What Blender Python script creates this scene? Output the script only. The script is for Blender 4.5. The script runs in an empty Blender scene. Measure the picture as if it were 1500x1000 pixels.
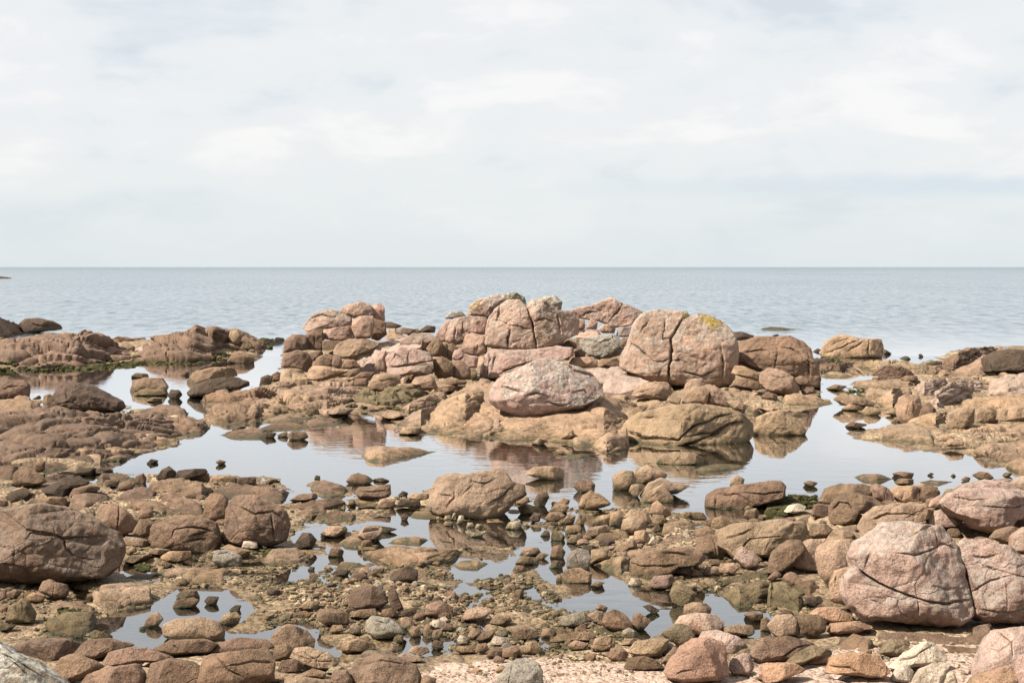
import bpy, math, random, colorsys
import numpy as np

# ------------------------------------------------------------------ camera, sky, sun, exposure
scene = bpy.context.scene
col = scene.collection
CAM_H = 4.5
LENS = 50.0
FPX = 1500 * LENS / 36.0
HORIZON = 391.0
PITCH = math.atan((500 - HORIZON) / FPX)
cam_data = bpy.data.cameras.new("camera")
cam = bpy.data.objects.new("camera", cam_data)
col.objects.link(cam)
cam.location = (0, 0, CAM_H)
cam.rotation_euler = (math.pi / 2 - PITCH, 0, 0)
cam_data.lens = LENS
cam_data.sensor_width = 36
cam_data.clip_start = 0.1
cam_data.clip_end = 60000
scene.camera = cam

TO_SUN = np.array([-0.63, -0.20, 0.75]); TO_SUN /= np.linalg.norm(TO_SUN)
SUN_EL = math.asin(TO_SUN[2]); SUN_ROT = math.atan2(TO_SUN[0], TO_SUN[1])
sd = bpy.data.lights.new("sun", 'SUN')
sd.energy = 5.0; sd.angle = math.radians(0.8); sd.color = (1.0, 0.93, 0.82)
sun = bpy.data.objects.new("sun", sd)
col.objects.link(sun)
sun.location = (0, 0, 30)
from mathutils import Vector
sun.rotation_euler = Vector(TO_SUN).to_track_quat('Z', 'Y').to_euler()

vs = scene.view_settings
vs.view_transform = 'Standard'; vs.look = 'None'; vs.gamma = 1; vs.exposure = 1.28
vs.use_curve_mapping = False
scene.cycles.diffuse_bounces = 2


class NT:
    """small helper for writing node trees"""
    def __init__(self, tree):
        self.t = tree
    def n(self, kind, props=None, **ins):
        nd = self.t.nodes.new(kind)
        for k, v in (props or {}).items():
            setattr(nd, k, v)
        for k, v in ins.items():
            key = int(k[1:]) if k[0] == 'i' and k[1:].isdigit() else k.replace('_', ' ')
            s = nd.inputs[key]
            if isinstance(v, bpy.types.NodeSocket):
                self.t.links.new(v, s)
            else:
                s.default_value = v
        return nd
    def math(self, op, a, b=0.0, c=0.0, clamp=False):
        return self.n('ShaderNodeMath', {'operation': op, 'use_clamp': clamp}, i0=a, i1=b, i2=c).outputs[0]
    def vm(self, op, a, b):
        return self.n('ShaderNodeVectorMath', {'operation': op}, i0=a, i1=b).outputs[0]
    def ramp(self, fac, stops):
        nd = self.n('ShaderNodeValToRGB', None, Fac=fac)
        els = nd.color_ramp.elements
        while len(els) > 1:
            els.remove(els[-1])
        els[0].position = stops[0][0]; els[0].color = _c4(stops[0][1])
        for p, c in stops[1:]:
            e = els.new(p); e.color = _c4(c)
        return nd.outputs[0]
    def mix(self, fac, a, b, mode='MIX'):
        return self.n('ShaderNodeMix', {'data_type': 'RGBA', 'blend_type': mode}, i0=fac, i6=a, i7=b).outputs[2]
    def noise(self, vec, scale, detail=3.0, rough=0.5, dist=0.0):
        return self.n('ShaderNodeTexNoise', None, Vector=vec, Scale=scale, Detail=detail, Roughness=rough, Distortion=dist).outputs[0]
    def rng(self, v, a, b, c=0.0, d=1.0):
        return self.n('ShaderNodeMapRange', {'clamp': True}, i0=v, i1=a, i2=b, i3=c, i4=d).outputs[0]


def _c4(c):
    return (c, c, c, 1) if isinstance(c, (int, float)) else (*c[:3], 1)


world = bpy.data.worlds.new("World")
scene.world = world
world.use_nodes = True
wt = world.node_tree
wt.nodes.clear()
W = NT(wt)
sky = W.n('ShaderNodeTexSky', {'sky_type': 'NISHITA', 'sun_disc': False, 'sun_elevation': SUN_EL,
                               'sun_rotation': SUN_ROT, 'altitude': 0, 'air_density': 1.0, 'dust_density': 2.0})
bg_sky = W.n('ShaderNodeBackground', None, Color=sky.outputs[0], Strength=0.05)
geo = W.n('ShaderNodeTexCoord')
sep = W.n('ShaderNodeSeparateXYZ', None, i0=geo.outputs['Generated'])
zz = W.math('ADD', W.math('MAXIMUM', sep.outputs[2], 0.0), 0.10)
cx = W.math('DIVIDE', sep.outputs[0], zz)
cy = W.math('DIVIDE', sep.outputs[1], zz)
# streaks are drawn out sideways, as a cloud deck seen at a low angle is
cv = W.n('ShaderNodeCombineXYZ', None, X=W.math('MULTIPLY', sep.outputs[0], 3.6), Y=W.math('MULTIPLY', sep.outputs[1], 3.6), Z=W.math('MULTIPLY', sep.outputs[2], 9.5)).outputs[0]
n_big = W.noise(W.vm('ADD', cv, (1.9, 0.4, 0.0)), 0.85, 4.0, 0.5, 0.3)
n_mid = W.noise(W.vm('ADD', cv, (7.3, 2.1, 4.0)), 2.6, 6.0, 0.55, 0.3)
n_str = W.noise(W.vm('MULTIPLY', cv, (0.6, 0.6, 2.2)), 1.6, 4.0, 0.5, 0.1)
mixn = W.math('ADD', W.math('MULTIPLY', n_big, 0.34), W.math('ADD', W.math('MULTIPLY', n_mid, 0.54), W.math('MULTIPLY', n_str, 0.12)))
cloud_col = W.ramp(mixn, [(0.40, (0.555, 0.595, 0.635)), (0.45, (0.615, 0.648, 0.675)), (0.495, (0.67, 0.69, 0.705)),
                          (0.55, (0.69, 0.70, 0.705)), (0.61, (0.76, 0.75, 0.745))])
# the deck thins to an even pale blue haze over the sea
hz = W.rng(sep.outputs[2], 0.0, 0.09, 0.85, 0.0)
cloud_col = W.mix(hz, cloud_col, (0.61, 0.66, 0.68, 1))
# a thin blue-grey gap between cloud layers, low over the sea to the right
zb_ = W.math('ADD', sep.outputs[2], W.math('MULTIPLY', W.math('SUBTRACT', n_mid, 0.5), 0.03))
band = W.math('MULTIPLY', W.rng(W.math('ABSOLUTE', W.math('SUBTRACT', zb_, 0.054)), 0.003, 0.010, 1.0, 0.0), W.rng(sep.outputs[0], -0.02, 0.28, 0.0, 0.75))
cloud_col = W.mix(band, cloud_col, (0.535, 0.61, 0.665, 1))
bg_cl = W.n('ShaderNodeBackground', None, Color=cloud_col, Strength=0.545)
mixw = W.n('ShaderNodeMixShader', None, i0=0.90, i1=bg_sky.outputs[0], i2=bg_cl.outputs[0])
out = W.n('ShaderNodeOutputWorld', None, Surface=mixw.outputs[0])

# ------------------------------------------------------------------ numeric helpers
rs = np.random.RandomState(11)
random.seed(11)
PERM = rs.permutation(256).astype(np.int32)
PERM = np.concatenate([PERM, PERM, PERM])
RV = rs.rand(256).astype(np.float32) * 2 - 1
RP = rs.rand(256, 3).astype(np.float32)
CA, SA = math.cos(PITCH), math.sin(PITCH)


def ray(px, py):
    u = (np.asarray(px, float) - 750) / FPX
    v = -(np.asarray(py, float) - 500) / FPX
    return u, CA + v * SA, -SA + v * CA


def ground_y(py, z=0.0):
    u, dy, dz = ray(750, np.maximum(py, 396))
    return (z - CAM_H) / dz * dy


def at_depth(px, py, Y):
    u, dy, dz = ray(px, py)
    t = Y / dy
    return u * t, Y + 0 * t, CAM_H + dz * t


def project(P):
    x, y, z = P[:, 0], P[:, 1], P[:, 2] - CAM_H
    f = y * CA - z * SA
    up = y * SA + z * CA
    f = np.maximum(f, 0.5)
    return 750 + FPX * x / f, 500 - FPX * up / f


def hash3(ix, iy, iz):
    return PERM[PERM[PERM[ix & 255] + (iy & 255)] + (iz & 255)]


def noise(P):
    P = P.astype(np.float32)
    i = np.floor(P)
    f = P - i
    i = i.astype(np.int32)
    f = f * f * f * (f * (f * 6 - 15) + 10)
    fx, fy, fz = f[:, 0], f[:, 1], f[:, 2]
    x, y, z = i[:, 0], i[:, 1], i[:, 2]
    r = 0
    for a in (0, 1):
        wx = fx if a else 1 - fx
        for b in (0, 1):
            wy = wx * (fy if b else 1 - fy)
            for c in (0, 1):
                r = r + RV[hash3(x + a, y + b, z + c)] * wy * (fz if c else 1 - fz)
    return r


def fbm(P, oct=3, gain=0.5):
    r = 0; a = 1.0; t = 0
    for o in range(oct):
        r = r + a * noise(P * (2.03 ** o) + 17.3 * o)
        t += a; a *= gain
    return r / t


def voronoi(P, full=False):
    """distance to the nearest joint plane between cells, and a random number per cell"""
    P = P.astype(np.float32)
    i = np.floor(P).astype(np.int32)
    f = P - i
    n = len(P)
    F1 = np.full(n, 9.0, np.float32); F2 = F1.copy(); idc = np.zeros(n, np.int32)
    L = np.zeros((n, 3), np.float32)
    for a in (-1, 0, 1):
        for b in (-1, 0, 1):
            for c in (-1, 0, 1):
                h = hash3(i[:, 0] + a, i[:, 1] + b, i[:, 2] + c)
                o = RP[h]
                q = o + np.array([a, b, c], np.float32) - f
                d = (q * q).sum(1)
                near = d < F1
                F2 = np.where(near, F1, np.minimum(F2, d))
                idc = np.where(near, h, idc)
                L[near] = q[near]
                F1 = np.where(near, d, F1)
    T = RP[PERM[idc]] * 2 - 1
    if full:
        return np.sqrt(F2) - np.sqrt(F1), RV[idc], L
    return np.sqrt(F2) - np.sqrt(F1), RV[idc] * 0.6 + (T * L).sum(1) * 1.1


def seg_dist(X, Y, pts):
    """distance of points to a polyline and the side (sign) of the nearest segment"""
    best = np.full(len(X), 1e9); side = np.zeros(len(X))
    for (x0, y0), (x1, y1) in zip(pts[:-1], pts[1:]):
        dx, dy = x1 - x0, y1 - y0
        L = dx * dx + dy * dy + 1e-9
        t = np.clip(((X - x0) * dx + (Y - y0) * dy) / L, 0, 1)
        ex, ey = X - x0 - t * dx, Y - y0 - t * dy
        d = ex * ex + ey * ey
        m = d < best
        best = np.where(m, d, best)
        side = np.where(m, np.sign(ex * dy - ey * dx), side)
    return np.sqrt(best), side


def inside(X, Y, pts):
    r = np.zeros(len(X), bool)
    n = len(pts)
    for k in range(n):
        x0, y0 = pts[k]; x1, y1 = pts[(k + 1) % n]
        c = (y0 > Y) != (y1 > Y)
        with np.errstate(divide='ignore', invalid='ignore'):
            xi = (x1 - x0) * (Y - y0) / ((y1 - y0) if y1 != y0 else 1e-9) + x0
        r ^= c & (X < xi)
    return r


def normals(V, F):
    a = V[F[:, 0]]; b = V[F[:, 1]]; c = V[F[:, 2]]
    d = V[F[:, 3]] if F.shape[1] == 4 else V[F[:, 0]]
    fn = np.cross(c - a, d - b) if F.shape[1] == 4 else np.cross(b - a, c - a)
    N = np.zeros_like(V)
    for k in range(3):
        s = 0
        for j in range(F.shape[1]):
            s = s + np.bincount(F[:, j], fn[:, k], len(V))
        N[:, k] = s
    return N / (np.linalg.norm(N, axis=1, keepdims=True) + 1e-12)


def mesh_from(name, V, F, mat, smooth=True):
    me = bpy.data.meshes.new(name)
    nv, nf, k = len(V), len(F), F.shape[1]
    me.vertices.add(nv); me.loops.add(nf * k); me.polygons.add(nf)
    me.vertices.foreach_set('co', np.ascontiguousarray(V, np.float32).ravel())
    me.loops.foreach_set('vertex_index', np.ascontiguousarray(F, np.int32).ravel())
    me.polygons.foreach_set('loop_start', np.arange(0, nf * k, k, dtype=np.int32))
    me.polygons.foreach_set('use_smooth', np.full(nf, smooth))
    me.update(calc_edges=True)
    me.materials.append(mat)
    return me


_cs = {}
def cube_sphere(n):
    if n in _cs:
        return _cs[n]
    g = np.tan(np.linspace(-1, 1, n + 1) * math.pi / 4)
    A, B = np.meshgrid(g, g, indexing='ij')
    O = np.ones_like(A)
    faces = []; V = []; F = []; off = 0
    for (x, y, z) in ((O, A, B), (-O, B, A), (B, O, A), (A, -O, B), (A, B, O), (B, A, -O)):
        V.append(np.stack([x, y, z], -1).reshape(-1, 3))
        idx = np.arange((n + 1) ** 2).reshape(n + 1, n + 1) + off
        F.append(np.stack([idx[:-1, :-1], idx[1:, :-1], idx[1:, 1:], idx[:-1, 1:]], -1).reshape(-1, 4))
        off += (n + 1) ** 2
    V = np.concatenate(V); F = np.concatenate(F)
    key = np.round(V, 5)
    _, first, inv = np.unique(key, axis=0, return_index=True, return_inverse=True)
    V = V[first]; F = inv.reshape(-1)[F]
    V = V / np.linalg.norm(V, axis=1, keepdims=True)
    _cs[n] = (V, F)
    return V, F


# ------------------------------------------------------------------ materials
def granite():
    m = bpy.data.materials.new("granite")
    m.use_nodes = True
    t = m.node_tree; t.nodes.clear(); S = NT(t)
    g = S.n('ShaderNodeNewGeometry')
    pos = g.outputs['Position']
    info = S.n('ShaderNodeObjectInfo')
    base = info.outputs['Color']
    lich = S.n('ShaderNodeAttribute', {'attribute_type': 'OBJECT', 'attribute_name': 'lichen'}).outputs['Fac']
    yel = S.n('ShaderNodeAttribute', {'attribute_type': 'OBJECT', 'attribute_name': 'ochre'}).outputs['Fac']
    off = S.n('ShaderNodeCombineXYZ', None, X=S.math('MULTIPLY', info.outputs['Random'], 91.0), Y=0.0, Z=0.0).outputs[0]
    p2 = S.vm('ADD', pos, off)
    sp = S.n('ShaderNodeSeparateXYZ', None, i0=pos)
    nz = S.n('ShaderNodeSeparateXYZ', None, i0=g.outputs['Normal']).outputs[2]
    big = S.noise(p2, 0.9, 5.0, 0.55, 0.4)
    med = S.noise(p2, 4.5, 5.0, 0.6, 0.2)
    fine = S.noise(p2, 34.0, 3.0, 0.7)
    grit = S.noise(p2, 95.0, 2.0, 0.7)
    c = S.mix(1.0, base, S.ramp(big, [(0.28, (0.66, 0.64, 0.60)), (0.5, (1.0, 1.0, 1.0)), (0.72, (1.20, 1.13, 1.10))]), 'MULTIPLY')
    c = S.mix(1.0, c, S.ramp(med, [(0.28, 0.58), (0.46, 1.0), (0.72, 1.24)]), 'MULTIPLY')
    c = S.mix(1.0, c, S.ramp(fine, [(0.27, 0.55), (0.45, 0.97), (0.72, 1.25)]), 'MULTIPLY')
    c = S.mix(0.8, c, S.ramp(grit, [(0.3, 0.6), (0.5, 1.0), (0.72, 1.35)]), 'MULTIPLY')
    # dark weather stains running down the faces
    stv = S.vm('MULTIPLY', p2, (3.4, 3.4, 0.9))
    st = S.rng(S.noise(stv, 1.0, 5.0, 0.6, 0.5), 0.55, 0.72, 0.0, 0.55)
    c = S.mix(st, c, S.mix(1.0, c, (0.42, 0.38, 0.34, 1), 'MULTIPLY'))
    # grey crust lichen on faces open to the sky
    up = S.rng(nz, 0.05, 0.75)
    lm = S.rng(S.math('ADD', S.noise(p2, 2.6, 6.0, 0.65, 0.6), S.math('MULTIPLY', up, 0.22)), 0.58, 0.64)
    lm = S.math('MULTIPLY', S.math('MULTIPLY', lm, lich), S.rng(nz, -0.5, 0.2))
    lcol = S.ramp(S.noise(p2, 13.0, 4.0, 0.7), [(0.36, (0.09, 0.085, 0.07)), (0.46, (0.20, 0.185, 0.155)), (0.6, (0.36, 0.335, 0.29))])
    c = S.mix(lm, c, lcol)
    ym = S.rng(S.math('ADD', S.noise(p2, 3.4, 5.0, 0.65, 0.8), S.math('MULTIPLY', up, 0.2)), 0.69, 0.72)
    ym = S.math('MULTIPLY', S.math('MULTIPLY', ym, yel), S.rng(nz, 0.35, 0.8))
    c = S.mix(ym, c, (0.27, 0.19, 0.04, 1))
    # tide band: algae-brown just above the water, as a stain on the stone
    wl = S.math('ADD', sp.outputs[2], S.math('MULTIPLY', S.math('SUBTRACT', med, 0.5), 0.35))
    ws = S.rng(wl, 0.03, 0.20, 0.70, 0.0)
    c = S.mix(ws, c, S.mix(1.0, c, (0.40, 0.36, 0.24, 1), 'MULTIPLY'))
    dd = S.rng(wl, 0.0, 0.075, 0.85, 0.0)
    c = S.mix(dd, c, (0.045, 0.040, 0.016, 1))
    tb = S.math('MULTIPLY', S.rng(S.noise(p2, 1.7, 5.0, 0.65, 0.4), 0.50, 0.62), S.rng(sp.outputs[2], 0.15, 0.75, 0.30, 0.0))
    c = S.mix(tb, c, S.mix(1.0, c, (0.50, 0.46, 0.34, 1), 'MULTIPLY'))
    # relief
    pit = S.n('ShaderNodeTexVoronoi', {'feature': 'F1'}, Vector=p2, Scale=16.0, Randomness=1.0).outputs['Distance']
    b1 = S.n('ShaderNodeBump', None, Strength=0.75, Distance=0.12, Height=S.noise(p2, 5.0, 8.0, 0.68, 0.3))
    b2 = S.n('ShaderNodeBump', None, Strength=0.85, Distance=0.025, Height=fine, Normal=b1.outputs[0])
    b3 = S.n('ShaderNodeBump', None, Strength=0.35, Distance=0.02, Height=S.rng(pit, 0.0, 0.35), Normal=b2.outputs[0])
    # thin natural joints, warped, following no grid
    wv = S.vm('ADD', p2, S.n('ShaderNodeVectorMath', {'operation': 'SCALE'}, i0=S.n('ShaderNodeTexNoise', None, Vector=p2, Scale=1.3, Detail=3.0).outputs['Color'], Scale=0.8).outputs[0])
    ed = S.n('ShaderNodeTexVoronoi', {'feature': 'DISTANCE_TO_EDGE'}, Vector=S.vm('MULTIPLY', wv, (0.55, 0.55, 1.1)), Scale=1.0).outputs['Distance']
    gate = S.rng(S.noise(p2, 0.7, 2.0), 0.5, 0.62)
    jl = S.math('MULTIPLY', S.rng(ed, 0.0, 0.014, 1.0, 0.0), S.math('MULTIPLY', gate, 0.5))
    b4 = S.n('ShaderNodeBump', {'invert': True}, Strength=0.8, Distance=0.05, Height=jl, Normal=b3.outputs[0])
    c = S.mix(S.math('MULTIPLY', jl, 0.2), c, (0.06, 0.045, 0.03, 1))
    rough = S.rng(wl, 0.0, 0.08, 0.45, 0.92)
    bs = S.n('ShaderNodeBsdfPrincipled', None, Base_Color=c, Roughness=rough, Normal=b4.outputs[0])
    bs.inputs['Specular IOR Level'].default_value = 0.25
    S.n('ShaderNodeOutputMaterial', None, Surface=bs.outputs[0])
    return m


def shore():
    m = bpy.data.materials.new("shore_bed")
    m.use_nodes = True
    t = m.node_tree; t.nodes.clear(); S = NT(t)
    g = S.n('ShaderNodeNewGeometry'); pos = g.outputs['Position']
    sp = S.n('ShaderNodeSeparateXYZ', None, i0=pos)
    sand = S.n('ShaderNodeAttribute', {'attribute_name': 'sand'}).outputs['Fac']
    big = S.noise(pos, 0.5, 5.0, 0.6, 0.3)
    med = S.noise(pos, 3.5, 5.0, 0.6)
    vor = S.n('ShaderNodeTexVoronoi', {'feature': 'F1'}, Vector=pos, Scale=13.0)
    vor2 = S.n('ShaderNodeTexVoronoi', {'feature': 'F1'}, Vector=pos, Scale=34.0)
    grit = S.noise(pos, 70.0, 2.0, 0.7)
    rock = S.ramp(big, [(0.3, (0.108, 0.075, 0.045)), (0.5, (0.180, 0.128, 0.079)), (0.7, (0.265, 0.196, 0.127))])
    cell = S.n('ShaderNodeSeparateColor', None, i0=vor.outputs['Color']).outputs[0]
    rock = S.mix(1.0, rock, S.ramp(cell, [(0.0, 0.62), (1.0, 1.35)]), 'MULTIPLY')
    rock = S.mix(1.0, rock, S.ramp(med, [(0.3, 0.65), (0.5, 1.0), (0.7, 1.25)]), 'MULTIPLY')
    rock = S.mix(0.7, rock, S.ramp(grit, [(0.3, 0.55), (0.5, 1.0), (0.7, 1.4)]), 'MULTIPLY')
    cell2 = S.n('ShaderNodeSeparateColor', None, i0=vor2.outputs['Color']).outputs[0]
    snd = S.ramp(cell2, [(0.0, (0.215, 0.140, 0.102)), (0.45, (0.30, 0.212, 0.163)), (1.0, (0.375, 0.29, 0.235))])
    snd = S.mix(0.6, snd, S.ramp(grit, [(0.3, 0.6), (0.5, 1.0), (0.7, 1.25)]), 'MULTIPLY')
    sf = S.rng(S.math('ADD', sand, S.math('MULTIPLY', S.math('SUBTRACT', med, 0.5), 0.9)), 0.4, 0.6)
    c = S.mix(sf, rock, snd)
    wl = S.math('ADD', sp.outputs[2], S.math('MULTIPLY', S.math('SUBTRACT', med, 0.5), 0.05))
    c = S.mix(S.rng(wl, 0.005, 0.05, 0.85, 0.0), c, S.mix(1.0, c, (0.55, 0.50, 0.38, 1), 'MULTIPLY'))
    bed = S.ramp(med, [(0.35, (0.060, 0.052, 0.018)), (0.55, (0.115, 0.090, 0.032)), (0.7, (0.175, 0.130, 0.060))])
    c = S.mix(S.rng(wl, -0.05, -0.012, 1.0, 0.0), c, bed)
    # green film of algae here and there on the flats
    am = S.rng(S.noise(pos, 1.1, 5.0, 0.7), 0.62, 0.72, 0.0, 0.6)
    am = S.math('MULTIPLY', am, S.math('SUBTRACT', 1.0, sf))
    c = S.mix(am, c, (0.075, 0.066, 0.020, 1))
    h = S.math('ADD', S.rng(vor.outputs['Distance'], 0.0, 0.7, 1.0, 0.0), S.math('MULTIPLY', S.rng(vor2.outputs['Distance'], 0.0, 0.7, 1.0, 0.0), 0.35))
    b1 = S.n('ShaderNodeBump', None, Strength=0.9, Distance=0.035, Height=h)
    b2 = S.n('ShaderNodeBump', None, Strength=0.6, Distance=0.02, Height=S.noise(pos, 22.0, 4.0, 0.65), Normal=b1.outputs[0])
    bs = S.n('ShaderNodeBsdfPrincipled', None, Base_Color=c, Roughness=S.rng(wl, 0.0, 0.03, 0.4, 0.93), Normal=b2.outputs[0])
    bs.inputs['Specular IOR Level'].default_value = 0.25
    S.n('ShaderNodeOutputMaterial', None, Surface=bs.outputs[0])
    return m


def water():
    m = bpy.data.materials.new("sea_water")
    m.use_nodes = True
    t = m.node_tree; t.nodes.clear(); S = NT(t)
    g = S.n('ShaderNodeNewGeometry'); pos = g.outputs['Position']
    sp = S.n('ShaderNodeSeparateXYZ', None, i0=pos)
    open_ = S.rng(sp.outputs[1], 72.0, 110.0)                  # sheltered pools are still, open water is ruffled
    # ripples at three sizes, longer along the wave fronts
    w1 = S.noise(S.vm('MULTIPLY', pos, (0.30, 0.9, 1.0)), 1.0, 4.0, 0.6, 0.4)
    w2 = S.noise(S.vm('MULTIPLY', pos, (0.05, 0.12, 1.0)), 1.0, 5.0, 0.6, 0.3)
    w3 = S.noise(S.vm('MULTIPLY', pos, (0.008, 0.03, 1.0)), 1.0, 5.0, 0.65, 0.3)
    hsea = S.math('ADD', S.math('MULTIPLY', w1, 0.20), S.math('ADD', S.math('MULTIPLY', w2, 0.55), S.math('MULTIPLY', w3, 1.8)))
    hpool = S.math('MULTIPLY', S.noise(S.vm('MULTIPLY', pos, (1.2, 2.4, 1.0)), 1.0, 3.0, 0.5), 0.010)
    patch = S.rng(S.noise(S.vm('MULTIPLY', pos, (0.05, 0.05, 1)), 1.0, 3.0), 0.45, 0.65, 0.25, 1.6)
    hpool = S.math('MULTIPLY', hpool, patch)
    h = S.math('ADD', S.math('MULTIPLY', hsea, S.math('ADD', S.math('MULTIPLY', open_, 1.0), 0.0)), hpool)
    b = S.n('ShaderNodeBump', None, Strength=1.0, Distance=0.55, Height=h)
    fr = S.n('ShaderNodeFresnel', None, IOR=1.62, Normal=b.outputs[0]).outputs[0]
    gl = S.n('ShaderNodeBsdfGlossy', None, Color=(0.97, 0.98, 1.0, 1), Roughness=S.rng(open_, 0.0, 1.0, 0.012, 0.12), Normal=b.outputs[0])
    tr = S.n('ShaderNodeBsdfTransparent', None, Color=(0.90, 0.88, 0.72, 1))
    deep = S.n('ShaderNodeBsdfDiffuse', None, Color=(0.036, 0.068, 0.085, 1))
    body = S.n('ShaderNodeMixShader', None, i0=S.rng(sp.outputs[1], 66.0, 95.0), i1=tr.outputs[0], i2=deep.outputs[0])
    fk = S.rng(fr, 0.0, 0.60, 0.02, 0.95)
    # wavelet faces on open water are painted: noise swaps sky reflection for deep colour
    d1 = S.noise(S.vm('MULTIPLY', pos, (1.05, 0.30, 1.0)), 1.0, 3.0, 0.65, 0.2)
    d2 = S.noise(S.vm('MULTIPLY', pos, (0.11, 0.030, 1.0)), 1.0, 4.0, 0.65, 0.2)
    d3 = S.noise(S.vm('MULTIPLY', pos, (0.012, 0.004, 1.0)), 1.0, 4.0, 0.6, 0.2)
    dash = S.math('ADD', S.math('MULTIPLY', d1, 0.74), S.math('ADD', S.math('MULTIPLY', d2, 0.14), S.math('MULTIPLY', d3, 0.12)))
    face = S.rng(dash, 0.38, 0.58, 0.46, 0.90)
    fleck = S.rng(S.noise(S.vm('MULTIPLY', pos, (0.42, 0.13, 1.0)), 1.0, 3.0, 0.6, 0.3), 0.62, 0.68, 0.0, 0.40)
    face = S.math('SUBTRACT', face, S.math('MULTIPLY', fleck, S.rng(sp.outputs[1], 90.0, 500.0, 1.0, 0.3)))
    far = S.rng(sp.outputs[1], 250.0, 2500.0, 0.0, 0.16)
    face = S.math('SUBTRACT', face, far)
    fk = S.n('ShaderNodeMix', {'data_type': 'FLOAT'}, i0=open_, i2=fk, i3=face).outputs[0]
    mx = S.n('ShaderNodeMixShader', None, i0=fk, i1=body.outputs[0], i2=gl.outputs[0])
    S.n('ShaderNodeOutputMaterial', None, Surface=mx.outputs[0])
    return m


def weed():
    m = bpy.data.materials.new("seaweed")
    m.use_nodes = True
    t = m.node_tree; t.nodes.clear(); S = NT(t)
    pos = S.n('ShaderNodeNewGeometry').outputs['Position']
    c = S.ramp(S.noise(pos, 5.0, 4.0, 0.6), [(0.35, (0.012, 0.012, 0.005)), (0.55, (0.035, 0.032, 0.010)), (0.7, (0.075, 0.075, 0.02))])
    bs = S.n('ShaderNodeBsdfPrincipled', None, Base_Color=c, Roughness=0.9)
    bs.inputs['Specular IOR Level'].default_value = 0.12
    S.n('ShaderNodeOutputMaterial', None, Surface=bs.outputs[0])
    return m


def lichen():
    m = bpy.data.materials.new("lichen")
    m.use_nodes = True
    t = m.node_tree; t.nodes.clear(); S = NT(t)
    pos = S.n('ShaderNodeNewGeometry').outputs['Position']
    base = S.n('ShaderNodeObjectInfo').outputs['Color']
    n1 = S.noise(pos, 9.0, 5.0, 0.7)
    c = S.mix(1.0, base, S.ramp(n1, [(0.35, 0.45), (0.5, 1.0), (0.65, 1.3)]), 'MULTIPLY')
    c = S.mix(S.rng(S.noise(pos, 14.0, 4.0, 0.7), 0.52, 0.60), c, (0.17, 0.15, 0.115, 1))
    b = S.n('ShaderNodeBump', None, Strength=0.8, Distance=0.03, Height=S.noise(pos, 30.0, 4.0, 0.7))
    bs = S.n('ShaderNodeBsdfPrincipled', None, Base_Color=c, Roughness=0.95, Normal=b.outputs[0])
    bs.inputs['Specular IOR Level'].default_value = 0.1
    S.n('ShaderNodeOutputMaterial', None, Surface=bs.outputs[0])
    return m


GRANITE, SHORE, WATER, WEED, LICHEN = granite(), shore(), water(), weed(), lichen()

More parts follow.
